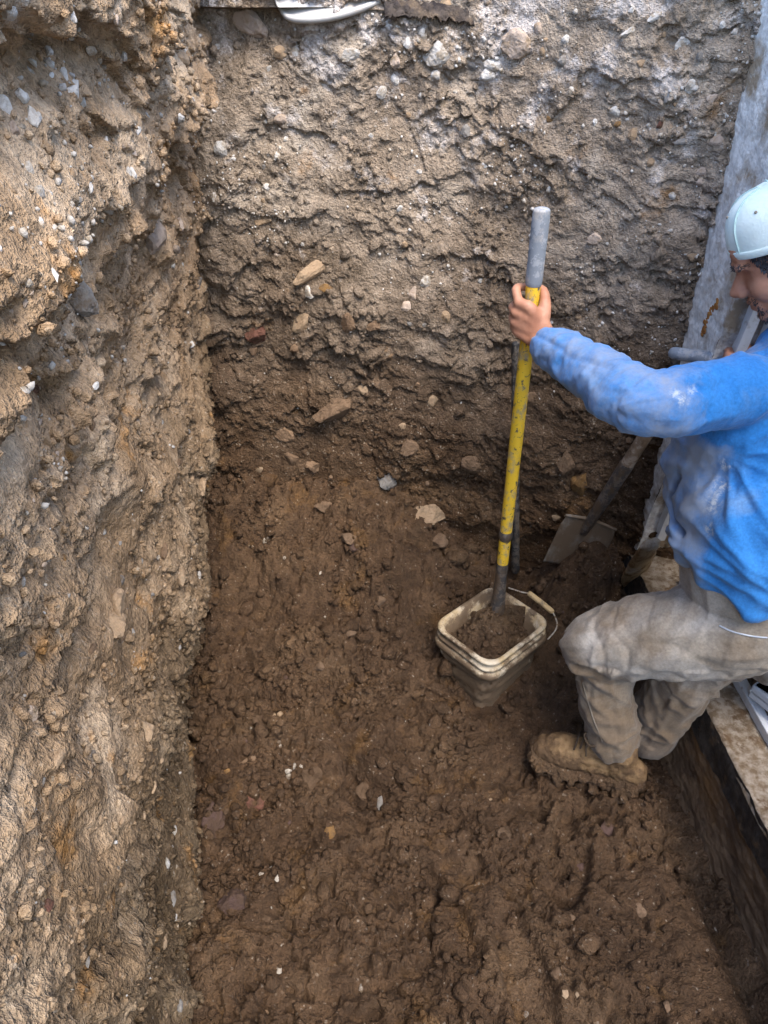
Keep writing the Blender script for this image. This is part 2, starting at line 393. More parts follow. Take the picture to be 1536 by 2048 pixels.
floor = dirt('trench_floor', np.linspace(-0.80, 0.95, 500), np.concatenate([np.linspace(-0.6, 0.40, 60, endpoint=False), np.linspace(0.40, 2.20, 540)]),
    lambda u, v: V3(u, v, FZ(u, v)), lambda u, v: V3(0*u, 0*u, np.ones_like(u)), floor_h, M['soil_floor'])

# the ground around the cut
gm = soil('ground_soil', [(0.16, 0.12, 0.08), (0.20, 0.15, 0.105), (0.27, 0.22, 0.165)])
def ground_strip(x0, x1, y0, y1, z, nx, ny, seed):
    u, v = np.meshgrid(np.linspace(x0, x1, nx), np.linspace(y0, y1, ny), indexing='ij'); u = u.ravel(); v = v.ravel()
    return V3(u, v, z+0.03*fbm(u*2.3, v*2.3, seed, 4)), grid_faces(nx, ny)
gv = []; gf = []; nb = 0
for a in ((-0.72, 30, 2.16, 3.4, 1.66, 160, 60, 5), (-30, 30, 3.35, 40, 1.64, 40, 30, 6), (-30, -0.36, -40, 2.2, 1.80, 60, 60, 8), (-30, -0.70, 2.1, 3.4, 1.74, 40, 20, 9)):
    V_, F_ = ground_strip(*a); gv.append(V_); gf.append(F_+nb); nb += len(V_)
ground = link('ground', mesh_np('ground', np.vstack(gv), np.vstack(gf)), gm); tag(ground, kind='structure')
# ------------------------------------------------------------------ house foundation at the right
def simple(name, c1, c2, sc=12, rough=0.8, spec=0.2, bump=0.0, bsc=80, stops=(0.4, 0.6), c3=None, sc3=5, st3=(0.55, 0.68), vec=None):
    m, nt, b = newmat(name, rough, spec); g = NT(nt)
    c = g.mix(g.ramp(g.noise(sc, 6, 0.62, vec=g.vscale(vec) if vec else None), [(stops[0], 0.0), (stops[1], 1.0)]), c1, c2)
    if c3 is not None: c = g.mix(g.ramp(g.noise(sc3, 7, 0.65, vec=g.vscale((1, 1, 1), (4.4, 2.2, 8.1))), [(st3[0], 0.0), (st3[1], 1.0)]), c, c3)
    nt.links.new(c, b.inputs['Base Color'])
    if bump: g.bump(g.noise(bsc, 5, 0.65), b, bump, 0.006)
    return m
M['concrete'] = simple('concrete', (0.56, 0.55, 0.53), (0.80, 0.79, 0.76), 60, 0.9, 0.15, 1.0, 90, c3=(0.32, 0.25, 0.175), sc3=9, st3=(0.47, 0.62))
M['footing'] = simple('footing', (0.085, 0.056, 0.035), (0.17, 0.115, 0.070), 14, 0.85, 0.3, 0.9, 60, c3=(0.17, 0.10, 0.045), sc3=6, st3=(0.56, 0.70))
M['tar'] = simple('tar', (0.012, 0.011, 0.012), (0.045, 0.040, 0.036), 40, 0.55, 0.4, 0.8, 110, c3=(0.10, 0.065, 0.035), sc3=16, st3=(0.56, 0.66))
M['sill'] = simple('sill_dirt', (0.15, 0.108, 0.070), (0.29, 0.245, 0.195), 45, 0.9, 0.15, 0.7, 120, c3=(0.11, 0.07, 0.04), sc3=22, st3=(0.54, 0.62))
M['vinyl'] = simple('vinyl', (0.60, 0.63, 0.68), (0.70, 0.72, 0.75), 20, 0.4, 0.4, 0, c3=(0.22, 0.15, 0.09), sc3=26, st3=(0.60, 0.68))
M['sash'] = simple('sash_grey', (0.40, 0.44, 0.50), (0.46, 0.50, 0.56), 9, 0.45, 0.4)
M['sheet'] = simple('sheet_metal', (0.48, 0.51, 0.54), (0.68, 0.71, 0.74), 10, 0.45, 0.5, 0.15, 60, c3=(0.24, 0.20, 0.16), sc3=14, st3=(0.58, 0.70), vec=(1, 1, 0.2))
M['rust'] = simple('rust', (0.26, 0.10, 0.03), (0.42, 0.20, 0.06), 60, 0.95, 0.1, 0.8, 160)
def FX(Y): return 0.86-0.05*Y
def JY(z): return 1.747-0.194*(z-0.5)
fd = empty('house_foundation', (0.95, 1.2, 0))
tag(fd, 'concrete house foundation with a window opening on the right of the trench', 'foundation')
def patch(name, nu, nv, fn, mat, parent, flip=False):
    u, v = np.meshgrid(np.linspace(0, 1, nu), np.linspace(0, 1, nv), indexing='ij')
    return link(name, mesh_np(name, fn(u.ravel(), v.ravel()), grid_faces(nu, nv, flip)), mat, parent)
def conc(u, v):
    z = 0.30+1.75*v; y0 = JY(z)+0.012*fbm(z*7, z*3, 31, 4); y1 = 2.12; y = y0+(y1-y0)*u
    return V3(FX(y)+0.006*fbm(y*9, z*9, 33, 4)+0.004*fbm(y*40, z*40, 34, 3), y, z)
patch('concrete_face', 60, 220, conc, M['concrete'], fd)
def jamb(u, v):
    z = 0.30+1.75*v; y0 = JY(z)+0.012*fbm(z*7, z*3, 31, 4); x = FX(y0)+0.30*u
    return V3(x, y0+0.004*fbm(x*30, z*12, 35, 3), z)
patch('jamb', 40, 160, jamb, M['concrete'], fd, True)
for k, (x0, wd, dp) in enumerate(((0.035, 0.028, 0.020), (0.085, 0.020, 0.034), (0.125, 0.034, 0.020), (0.18, 0.022, 0.040), (0.225, 0.05, 0.022))):
    mb = MB(); Vv = []
    for z in np.linspace(0.36, 1.9, 12):
        y = JY(z); X = FX(y)+x0
        Vv += [(X, y+0.004, z), (X+0.004, y-dp, z), (X+wd, y-dp, z), (X+wd+0.004, y+0.004, z)]
    Fv = [(4*i+j, 4*i+j+4, 4*i+j+5, 4*i+j+1) for i in range(11) for j in range(3)]
    mb.add(Vv, Fv); mb.build('jamb_strip', M['sheet'] if k % 2 == 0 else M['vinyl'], fd, False)
def foot(u, v):
    Y = -0.6+2.5*u; xt = FX(Y); xb = np.interp(Y, [-0.6, 0.8, 1.4, 1.9], [0.93, 0.815, 0.735, 0.70]); z = -0.10+0.37*v
    t = np.clip((z)/0.27, -0.3, 1)
    x = xb+(xt-xb)*t - 0.010*fbm(Y*3, z*9, 41, 4) - 0.012*np.abs(fbm(Y*8, z*24, 42, 5, 0.6)) - 0.004*fbm(Y*40, z*50, 43, 3)
    return V3(x, Y, z+0.006*fbm(Y*9, z*9, 44, 3))
patch('footing_face', 420, 70, foot, M['footing'], fd)
def tarf(u, v):
    Y = -0.6+2.45*u; lo = 0.19+0.03*fbm(Y*5, Y*0+1, 45, 4); z = lo+(0.275-lo)*v
    xb = np.interp(Y, [-0.6, 0.8, 1.4, 1.9], [0.93, 0.815, 0.735, 0.70]); t = z/0.27
    x = xb+(FX(Y)-xb)*t-0.013-0.010*fbm(Y*14, z*14, 46, 5, 0.6)
    return V3(x, Y, z)
patch('tar_coat', 320, 16, tarf, M['tar'], fd)
def sillf(u, v):
    Y = -0.6+2.4*u; x = FX(Y)-0.015+0.44*v
    return V3(x, Y, 0.272+0.006*fbm(x*9, Y*9, 47, 4)+0.006*np.clip(fbm(x*38, Y*38, 48, 3), 0, 1)-0.012*sstep(0.02, 0.0, v))
patch('sill', 420, 80, sillf, M['sill'], fd, True)
def rail(name, xo, wd, z0, z1, mat, y0=-0.5, y1=1.66):
    V_, F_ = box(0, wd, 0, 1, z0, z1); V_[:, 0] += xo
    yy = np.where(V_[:, 1] > 0.5, y1, y0); V_[:, 0] += FX(yy); V_[:, 1] = yy
    o = MB().add(V_, F_).build(name, mat, fd, False); return bevel(o, 0.003)
rail('sill_strip', 0.088, 0.026, 0.265, 0.297, M['vinyl'])
rail('sill_ridge', 0.128, 0.010, 0.265, 0.306, M['sill'])
rail('sill_strip', 0.20, 0.030, 0.265, 0.320, M['vinyl'])
rail('sill_strip', 0.30, 0.05, 0.265, 0.350, M['sash'])
# lintel and inner wall of the opening, above and behind what the photograph shows
MB().add(*box(0.80, 1.12, -1.6, 1.75, 1.98, 2.3)).build('lintel', M['concrete'], fd, False)
MB().add(*box(1.75, 1.80, -1.6, 2.6, 0.0, 2.3)).build('inner_wall', M['concrete'], fd, False)
MB().add(*box(0.86, 1.78, -1.6, 2.2, -0.1, 0.255)).build('inner_floor', M['concrete'], fd, False)
# rust bleeding through the concrete
for (px, py, n, L_, ang) in ((1413, 642, 13, 0.05, -0.25), (1432, 612, 7, 0.022, 0.0)):
    mb = MB(); rg = random.Random(px)
    for k in range(n):
        y = py+(k/(n-1)-0.5)*L_*1000; x = px-(k/(n-1)-0.5)*L_*1000*0.42
        r = at(x, y, 1.0)-Vector((0, 0, CAM_H)); t = 0.86/(r.x+0.05*r.y); p = at(x, y, t)
        s = rg.uniform(0.003, 0.009); p = p+Vector((0, rg.gauss(0, 0.006), 0))
        mb.add(*ellipsoid(p, (0.0025, s*1.6, s), None, 8, 5))
    mb.build('rust_stain', M['rust'], fd)

# loose window sash lying on the sill
so = empty('window_sash', (0.98, 1.18, 0.30)); tag(so, 'pale grey vinyl window sash corner lying on the dirty sill', 'window sash')
def frame_bar(a, b, wd, z0, z1):
    a = Vector((*a, 0)); b = Vector((*b, 0)); d = (b-a).normalized(); n = Vector((-d.y, d.x, 0))
    q = [a-n*0, b-n*0, b+n*wd, a+n*wd]
    return [(p.x, p.y, z) for z in (z0, z1) for p in q], BOXF
sc_ = [tuple(at_z(px, py, 0.34)[:2]) for px, py in ((1499, 1382),)][0]
R1 = (sc_[0]+0.30, sc_[1]+0.235); R2 = (sc_[0]+0.17, sc_[1]-0.30)
R3 = (R1[0]+R2[0]-sc_[0], R1[1]+R2[1]-sc_[1])
for a, b in ((R1, sc_), (sc_, R2), (R2, R3), (R3, R1)):
    o = MB().add(*frame_bar(a, b, 0.045, 0.322, 0.362)).build('sash_rail', M['sash'], so, False); bevel(o, 0.004)
gmat = newmat('sash_glass', 0.15, 0.5)[0]; gmat.node_tree.nodes['Principled BSDF'].inputs['Base Color'].default_value = (0.55, 0.60, 0.64, 1)
zz = 0.340
MB().add([(p[0], p[1], zz) for p in (sc_, R2, R3, R1)] + [(p[0], p[1], zz+0.005) for p in (sc_, R2, R3, R1)], BOXF).build('pane', gmat, so, False)

# splintered plank end in the corner
M['wood'] = simple('old_wood', (0.16, 0.10, 0.05), (0.34, 0.25, 0.15), 40, 0.85, 0.15, 0.8, 90, c3=(0.40, 0.36, 0.31), sc3=9, st3=(0.55, 0.66), vec=(1, 1, 0.15))
pa = at_z(1252, 1178, 0.12); pb = at(1300, 1088, 2.02)
V_, F_ = tube([pa, pa.lerp(pb, 0.5), pb], [(0.035, 0.014), (0.042, 0.016), (0.030, 0.014)], n=26, seg=20, ref=(1, 0.3, 0.2))
V_ = V_ + 0.004*np.stack([perlin3(V_[:, 0]*60, V_[:, 1]*60, V_[:, 2]*8, k) for k in (1, 2, 3)], 1)
tag(MB().add(V_, F_).build('plank', M['wood']), 'short splintered tan plank end leaning at the foot of the concrete', 'plank')

# ------------------------------------------------------------------ tools
def painted(name, paint, under, thr, sc=70, rough=0.5, dirtc=(0.20, 0.15, 0.10), dthr=0.60, spec=0.4):
    m, nt, b = newmat(name, rough, spec); g = NT(nt)
    c = g.mix(g.ramp(g.noise(sc, 6, 0.7), [(thr, 0.0), (thr+0.03, 1.0)]), paint, under)
    c = g.mix(g.ramp(g.noise(sc*0.5, 7, 0.7, vec=g.vscale((1, 1, 0.6), (2, 6, 1))), [(dthr-0.08, 0.0), (dthr+0.05, 0.9)]), c, dirtc)
    nt.links.new(c, b.inputs['Base Color']); g.bump(g.noise(sc*2, 4, 0.7), b, 0.35, 0.003)
    return m
M['yellow'] = painted('yellow_fibreglass', (0.74, 0.47, 0.03), (0.09, 0.075, 0.055), 0.575, 75, dirtc=(0.30, 0.25, 0.18), dthr=0.60)
M['grip'] = painted('grip_rubber', (0.20, 0.225, 0.26), (0.30, 0.32, 0.35), 0.52, 45, 0.8, (0.42, 0.39, 0.36), 0.60, 0.2)
M['steel'] = painted('muddy_steel', (0.045, 0.042, 0.042), (0.12, 0.10, 0.085), 0.50, 60, 0.6, (0.085, 0.055, 0.032), 0.55)
M['bladesteel'] = painted('spade_steel', (0.16, 0.145, 0.125), (0.22, 0.195, 0.165), 0.5, 30, 0.8, (0.12, 0.082, 0.050), 0.46)
M['blackbar'] = painted('black_bar', (0.02, 0.02, 0.022), (0.10, 0.09, 0.08), 0.52, 50, 0.7, (0.14, 0.11, 0.08), 0.58)
M['shaft'] = painted('muddy_shaft', (0.21, 0.155, 0.11), (0.30, 0.25, 0.205), 0.5, 30, 0.8, (0.10, 0.07, 0.045), 0.55, 0.2)
M['mud'] = soil('mud', [(0.062, 0.036, 0.020), (0.088, 0.053, 0.029), (0.12, 0.075, 0.040)], rough=0.7, spec=0.3, speck=0.97)

SH_T = at(1085, 408, 1.54); SH_B = at(1005, 1126, 2.10)
sdirv = (SH_B-SH_T).normalized()
def along(P0, P1, py):
    """point of the segment P0-P1 that shows at photo row py"""
    lo, hi = 0.0, 1.6
    for _ in range(40):
        m_ = (lo+hi)/2; P = P0+(P1-P0)*m_
        d = P.y*CP-(P.z-CAM_H)*SP; y = 1024-FPX*(P.y*SP+(P.z-CAM_H)*CP)/d
        if y < py: lo = m_
        else: hi = m_
    return P0+(P1-P0)*lo
sh = empty('digging_shovel', at_z(1000, 1240, 0.1)); tag(sh, 'yellow handled digging shovel with grey grip standing in the bucket', 'shovel')
g0 = SH_T; g1 = along(SH_T, SH_B, 566); c1 = along(SH_T, SH_B, 1070); c2 = along(SH_T, SH_B, 1132); k1 = along(SH_T, SH_B, 1195)
MB().add(*tube([g1-sdirv*0.02, g1.lerp(c1, 0.5), c2], [0.0162, 0.0165, 0.0160], n=30, seg=24)).build('handle', M['yellow'], sh)
MB().add(*tube([g0+sdirv*0.012, g0+sdirv*0.03, g0.lerp(g1, 0.5), g1-sdirv*0.01, g1+sdirv*0.004], [0.0178, 0.0188, 0.0186, 0.0184, 0.0172], n=30, seg=24, capk=0.35)).build('grip', M['grip'], sh)
MB().add(*tube([c1-sdirv*0.006, c1+sdirv*0.006], [0.0185, 0.0185], n=4, seg=20)).build('collar', M['steel'], sh)
MB().add(*tube([c2-sdirv*0.01, c2+sdirv*0.05, k1+sdirv*0.05], [0.0168, 0.0165, 0.021], n=12, seg=20)).build('socket', M['steel'], sh)
def blade(Ctop, down, side, length, width, point, curl, thick, name, mat, parent, nu=20, nv=24):
    down = Vector(down).normalized(); side = Vector(side); side = (side-down*side.dot(down)).normalized(); nrm = down.cross(side)
    Vt = []; 
    for s in (0, 1):
        for i in range(nv+1):
            v = i/nv
            wv = width*(1.0 if v < 0.55 or point == 0 else math.sqrt(max(0.0, 1-((v-0.55)/0.45)**2*point)))
            wv *= (0.93+0.07*min(1, v*6))
            for j in range(nu+1):
                u = j/nu*2-1
                dish = curl*(u*u) - 0.012*math.exp(-(u/0.16)**2)*max(0, 1-v*1.3)
                p = Vector(Ctop)+down*(v*length)+side*(u*wv/2)+nrm*(dish+s*thick)
                Vt.append(p)
    n1 = (nv+1)*(nu+1); Fs = []
    idx = lambda s, i, j: s*n1+i*(nu+1)+j
    for i in range(nv):
        for j in range(nu):
            Fs.append((idx(0,i,j), idx(0,i,j+1), idx(0,i+1,j+1), idx(0,i+1,j))); Fs.append((idx(1,i,j), idx(1,i+1,j), idx(1,i+1,j+1), idx(1,i,j+1)))
    for i in range(nv):
        Fs.append((idx(0,i,0), idx(0,i+1,0), idx(1,i+1,0), idx(1,i,0))); Fs.append((idx(0,i,nu), idx(1,i,nu), idx(1,i+1,nu), idx(0,i+1,nu)))
    for j in range(nu):
        Fs.append((idx(0,0,j), idx(1,0,j), idx(1,0,j+1), idx(0,0,j+1))); Fs.append((idx(0,nv,j), idx(0,nv,j+1), idx(1,nv,j+1), idx(1,nv,j)))
    return MB().add(Vt, Fs).build(name, mat, parent)
blade(k1+sdirv*0.03, sdirv+Vector((-0.1, -0.12, 0)), (1, 0.3, 0), 0.24, 0.17, 0.9, 0.02, 0.003, 'blade', M['mud'], sh)

SP_T = at(1357, 768, 1.86); SP_B = at(1181, 1042, 2.24); spd = (SP_B-SP_T).normalized()
sq = empty('square_spade', at(1140, 1125, 2.34)); tag(sq, 'muddy grey square mouthed spade with dark D grip stuck in soil beside the concrete', 'spade')
kk = along(SP_T, SP_B, 945)
MB().add(*tube([SP_T, SP_T.lerp(kk, 0.5), kk], [0.019, 0.018, 0.019], n=16, seg=18)).build('shaft', M['shaft'], sq)
MB().add(*tube([kk-spd*0.03, kk.lerp(SP_B, 0.6), SP_B+spd*0.05], [0.0205, 0.019, 0.013], n=12, seg=16)).build('socket', M['steel'], sq)
sb = at(1138, 1126, 2.36)
bd = (sb-SP_B); bs = at(1229, 1050, 2.25)-at(1132, 1034, 2.27)
blade(SP_B-bd*0.02, bd, bs, 0.20, 0.160, 0, 0.012, 0.003, 'blade', M['bladesteel'], sq)
for s in (-1, 1):   # rolled treads at the top of the blade
    bsn = (bs-bd.normalized()*bs.dot(bd.normalized())).normalized(); a = SP_B-bd*0.02+bsn*(0.02*s); b = SP_B-bd*0.02+bsn*(0.074*s)+bd.normalized().cross(bsn)*0.011
    MB().add(*tube([a, b], [0.006, 0.005], n=4, seg=10)).build('tread', M['bladesteel'], sq)
gx = (at(1425, 712, 1.78)-at(1342, 700, 1.80)).normalized()
gc = SP_T-spd*0.085+gx*0.016
MB().add(*tube([gc-gx*0.066, gc, gc+gx*0.085], [0.015, 0.0165, 0.015], n=12, seg=16)).build('grip_bar', M['grip'], sq)
for s in (-1, 1):
    MB().add(*tube([gc+gx*(0.060*s), gc+gx*(0.050*s)+spd*0.03, SP_T+gx*(0.008*s)+spd*0.005], [0.012, 0.011, 0.012], n=12, seg=12)).build('grip_arm', M['blackbar'], sq)

bt = at(1031, 690, 2.02); bb = at(1031, 1106, 2.42)
V_, F_ = tube([bt, bt.lerp(bb, 0.5), bb, bb+(bb-bt)*0.1], [0.011, 0.0115, 0.013, 0.013], n=60, seg=14)
V_ = V_ + 0.0022*np.stack([perlin3(V_[:, 0]*110, V_[:, 1]*110, V_[:, 2]*110, k) for k in (1, 2, 3)], 1)
tag(MB().add(V_, F_).build('digging_bar', M['blackbar']), 'thin black digging bar leaning on the back wall behind the yellow shovel', 'bar')

# ------------------------------------------------------------------ bucket
BC = Vector((0.311, 1.556, -0.025)); BA = math.radians(42)
bk = empty('bucket', BC); tag(bk, 'mud caked cream square bucket with wire handle standing on the trench floor', 'bucket')
def bucket_mat():
    m, nt, b = newmat('bucket_plastic', 0.6, 0.3); g = NT(nt)
    base = g.mix(g.ramp(g.noise(18, 5, 0.6), [(0.4, 0.0), (0.6, 1.0)]), (0.44, 0.33, 0.19), (0.54, 0.47, 0.36))
    mz = g.math('ADD', g.noise(13, 8, 0.74), g.math('MULTIPLY', g.math('SUBTRACT', 0.205, g.axis(2)), 1.5))
    c = g.mix(g.ramp(mz, [(0.44, 0.0), (0.54, 1.0)]), base, g.mix(g.noise(40, 5, 0.6), (0.075, 0.050, 0.031), (0.20, 0.142, 0.09)))
    nt.links.new(c, b.inputs['Base Color']); g.bump(g.noise(60, 5, 0.7), b, 0.5, 0.005); return m
M['bucket'] = bucket_mat()
def rsq(ha, hb, r, n=10):
    out = []
    for cx, cy, a0 in ((ha-r, hb-r, 0), (-ha+r, hb-r, 90), (-ha+r, -hb+r, 180), (ha-r, -hb+r, 270)):
        for k in range(n):
            a = math.radians(a0+90*k/(n-1)); out.append((cx+r*math.cos(a), cy+r*math.sin(a)))
    return out
def bucket_loft(prof, name, mat, close=True, crust=0.0):
    Vt = []; Fs = []; ca, sa = math.cos(BA), math.sin(BA)
    for (z, ha, hb, r) in prof:
        for x, y in rsq(ha, hb, r):
            Vt.append((BC.x+x*ca-y*sa, BC.y+x*sa+y*ca, BC.z+z))
    n = 40; Vt = np.array(Vt)
    wv = Vt*1.0; nz_ = perlin3(wv[:, 0]*28, wv[:, 1]*28, wv[:, 2]*28, 5)+0.6*perlin3(wv[:, 0]*70, wv[:, 1]*70, wv[:, 2]*70, 6)
    outd = wv[:, :2]-np.array((BC.x, BC.y)); outd /= np.linalg.norm(outd, axis=1)[:, None]+1e-9
    zrel = Vt[:, 2]-BC.z; k_ = np.where(zrel < 0.19, crust, 0.0)+0.0016*(crust == 0.0)
    Vt[:, :2] += outd*(k_*np.clip(nz_+0.25, -0.1, 1))[:, None]
    for i in range(len(prof)-1):
        for j in range(n):
            k = (j+1) % n; Fs.append((i*n+j, i*n+k, (i+1)*n+k, (i+1)*n+j))
    if close: Fs.append(tuple(range(n-1, -1, -1))); Fs.append(tuple((len(prof)-1)*n+j for j in range(n)))
    return MB().add(Vt, Fs).build(name, mat, bk)
A0, B0 = 0.132, 0.112     # half sizes at the rim, long along the local x
def pr(z, d, r=0.045): return (z, A0+d, B0+d, r)
bucket_loft([pr(0.0, -0.026, 0.035), pr(0.012, -0.022)] + [pr(0.012+0.158*k/22, -0.022+0.012*k/22) for k in range(1, 22)] + [pr(0.17, -0.010), pr(0.176, -0.009), pr(0.232, -0.006), pr(0.236, -0.009), pr(0.236, -0.012), pr(0.10, -0.02), pr(0.02, -0.026)], 'shell', M['bucket'], True, 0.010)
bucket_loft([pr(0.172, -0.009), pr(0.174, 0.004), pr(0.180, 0.006), pr(0.192, 0.006), pr(0.196, 0.002), pr(0.198, -0.006)], 'rim_band', M['bucket'], False)
bucket_loft([pr(0.204, -0.007), pr(0.205, 0.001), pr(0.211, 0.002), pr(0.214, -0.001), pr(0.215, -0.007)], 'rim_band', M['bucket'], False)
bucket_loft([pr(0.228, -0.008), pr(0.229, 0.000), pr(0.236, 0.002), pr(0.240, -0.002), pr(0.240, -0.010), pr(0.234, -0.013)], 'rim', M['bucket'], False)
M['wire'] = painted('bail_wire', (0.42, 0.38, 0.32), (0.2, 0.13, 0.07), 0.55, 60, 0.5)
w0 = at(1028, 1180, 2.0); zr = BC.z+0.215
wp = [at_z(1018, 1176, zr+0.01), at_z(1042, 1184, zr+0.02), at_z(1060, 1188, zr+0.02), at_z(1082, 1205, zr+0.01), at_z(1103, 1222, zr), at_z(1114, 1245, zr-0.01), at_z(1110, 1262, zr-0.01), at_z(1096, 1278, zr-0.01)]
MB().add(*tube(wp, [0.0022]*len(wp), n=50, seg=8)).build('bail_wire', M['wire'], bk)
M['bailgrip'] = painted('bail_grip', (0.50, 0.36, 0.18), (0.3, 0.2, 0.1), 0.55, 50, 0.7)
MB().add(*tube([wp[2], wp[3], wp[4]], [0.0085, 0.009, 0.0085], n=14, seg=12)).build('bail_grip', M['bailgrip'], bk)
# soil inside
nu = 70; uu, vv = np.meshgrid(np.linspace(-1, 1, nu), np.linspace(-1, 1, nu), indexing='ij'); uu = uu.ravel(); vv = vv.ravel()
sx = uu*(A0-0.016); sy = vv*(B0-0.016)
cr = np.maximum(np.abs(uu), np.abs(vv))
hz = 0.185+0.06*np.exp(-((uu-0.15)**2+(vv-0.30)**2)*3)-0.05*cr**3 + 0.02*fbm(sx*14, sy*14, 61, 4)
f_, e_, _ = facets(sx, sy, 0.045, 62, 0.02, 0.5, 0.5, 1.0); l_, _ = lumps(sx, sy, 0.02, 63); l3, _ = lumps(sx, sy, 0.011, 64)
hz = hz + 0.8*f_ + 0.008*l_ + 0.005*l3 + 0.004*fbm(sx*60, sy*60, 65, 3)
ca, sa = math.cos(BA), math.sin(BA)
rr = np.clip(1-0.10*np.clip(np.abs(uu*vv)-0.55, 0, 1)/0.45, 0, 1)
sx *= rr; sy *= rr
SV = V3(BC.x+sx*ca-sy*sa, BC.y+sx*sa+sy*ca, BC.z+hz)
tag(link('soil_load', mesh_np('soil_load', SV, grid_faces(nu, nu)), M['mud']), 'wet brown soil filling the square bucket around the shovel blade', 'soil')

# ------------------------------------------------------------------ things on the ground beyond the back wall
M['tray'] = simple('tray_plastic', (0.34, 0.33, 0.32), (0.46, 0.45, 0.43), 8, 0.8, 0.15, 0.1, 50, c3=(0.42, 0.36, 0.29), sc3=7, st3=(0.55, 0.68))
ty = 2.14
tp = [at_y(px, py, Y) for px, py, Y in ((548, -10, 2.24), (556, 18, 2.20), (580, 42, 2.16), (640, 44, 2.14), (710, 28, 2.15), (790, -6, 2.19))]
tro = empty('mixing_tray', tp[3]); tag(tro, 'pale plastic mixing tray with rounded corner overhanging the top of the back wall', 'tray')
rim = catmull([tuple(p) for p in tp], 40)
Vt = []
prof = [(0.006, -0.003), (0.0, 0.0), (-0.004, 0.006), (0.0, 0.011), (0.012, 0.014), (0.04, 0.042), (0.09, 0.085), (0.16, 0.12), (0.30, 0.14)]
cen = np.array((rim[:, 0].mean()+0.02, 2.75, 0))
for p in rim:
    d = np.array((cen[0]-p[0], cen[1]-p[1], 0)); d /= np.linalg.norm(d)
    for a, b in prof: Vt.append(p+d*a*1.0+np.array((0, 0, b)))
o = link('tray_body', mesh_np('tray_body', np.array(Vt), grid_faces(40, len(prof))), M['tray'], tro)
o.modifiers.new('s', 'SOLIDIFY').thickness = 0.004
tl = [p+Vector((0.05, 0.10, 0.02)) for p in (at_y(575, 0, 2.24), at_y(660, 5, 2.22), at_y(720, -20, 2.26))]
MB().add(*tube([tuple(p) for p in tl], [0.02, 0.024, 0.02], n=16, seg=12)).build('tray_lip', M['tray'], tro)

M['fabric'] = simple('dark_fabric', (0.035, 0.030, 0.030), (0.085, 0.07, 0.06), 30, 1.0, 0.05, 0.9, 200, c3=(0.16, 0.12, 0.085), sc3=9, st3=(0.52, 0.64))
nu, nv = 150, 26
def fab(u, v):
    px = 770+450*u; row = np.interp(u, [0, 0.2, 0.4, 0.6, 0.75, 0.9, 1], [10, 12, 26, 30, 14, 22, 8])
    out = []
    for i in range(len(u)):
        top = at_y(px[i], row[i]-8, 2.19); p = top+Vector((0, -0.03*v[i]-0.01, -0.028*v[i]))
        out.append(p)
    P = np.array([tuple(p) for p in out])
    n = fbm(P[:, 0]*14, P[:, 2]*14+u*3, 71, 5, 0.6)
    P[:, 1] -= 0.022+0.022*n; P[:, 2] += 0.012*fbm(u*30, v*3, 72, 4)-0.012*v*np.clip(fbm(u*60, v*0+2, 73, 3)+0.2, 0, 1)
    return P
fo = patch('landscape_fabric', nu, nv, fab, M['fabric'], None)
fo.modifiers.new('s', 'SOLIDIFY').thickness = 0.004
tag(fo, 'dark torn landscape fabric hanging at the top edge of the back wall', 'fabric')
rg = random.Random(3); mb = MB()
fv = get_co(fo.data)
for k in range(900):
    p = fv[rg.randrange(len(fv))]; d = Vector((rg.gauss(0, 0.4), -0.6+rg.gauss(0, 0.4), rg.gauss(-0.6, 0.5))).normalized()*rg.uniform(0.006, 0.018)
    s = 0.0006
    mb.add([(p[0]-s, p[1], p[2]), (p[0]+s, p[1], p[2]), (p[0]+d.x, p[1]+d.y, p[2]+d.z), (p[0], p[1]+s, p[2]+s)], [(0, 1, 2), (1, 3, 2), (3, 0, 2)])
fz = mb.build('fibres', M['fabric'], fo); fz['kind'] = 'stuff'
# ------------------------------------------------------------------ stones set in the soil, grit and crumbs
import bmesh
def stone_mesh(name, seed, sub, flat=0.0):
    rs = np.random.default_rng(seed); bm = bmesh.new(); bmesh.ops.create_icosphere(bm, subdivisions=sub, radius=1.0)
    V_ = np.array([v.co[:] for v in bm.verts]); V_ /= np.linalg.norm(V_, axis=1)[:, None]
    n_ = rs.normal(size=(11, 3)); n_ /= np.linalg.norm(n_, axis=1)[:, None]; dk = rs.uniform(0.62, 1.0, 11)
    dots = V_ @ n_.T; rr_ = np.where(dots > 0.05, dk[None, :]/np.maximum(dots, 0.05), 9).min(1); rr_ = np.minimum(rr_, 1.12)
    V_ = V_*rr_[:, None]
    rough_ = 0.05*perlin3(V_[:, 0]*11, V_[:, 1]*11, V_[:, 2]*11, seed+3) if sub > 2 else 0.0
    V_ = V_*(1+rough_+0.07*perlin3(V_[:, 0]*2.1+seed, V_[:, 1]*2.1, V_[:, 2]*2.1, seed)+0.06*perlin3(V_[:, 0]*5, V_[:, 1]*5, V_[:, 2]*5, seed+1))[:, None]
    for v, c in zip(bm.verts, V_): v.co = c
    me = bpy.data.meshes.new(name); bm.to_mesh(me); bm.free(); return me
def stone_mat(name, c1, c2, crust=(0.20, 0.15, 0.10), ct=0.56, rough=0.9):
    m, nt, b = newmat(name, rough, 0.25); g = NT(nt)
    c = g.mix(g.noise(35, 5, 0.6), c1, c2); c = g.mix(1.0, c, g.ramp(g.rnd(), [(0, 0.78), (1, 1.2)]), 'MULTIPLY')
    c = g.mix(g.ramp(g.noise(38, 7, 0.7), [(ct-0.06, 0.0), (ct+0.08, 0.9)]), c, crust)
    nt.links.new(c, b.inputs['Base Color']); g.bump(g.noise(90, 5, 0.7), b, 0.9, 0.006); return m
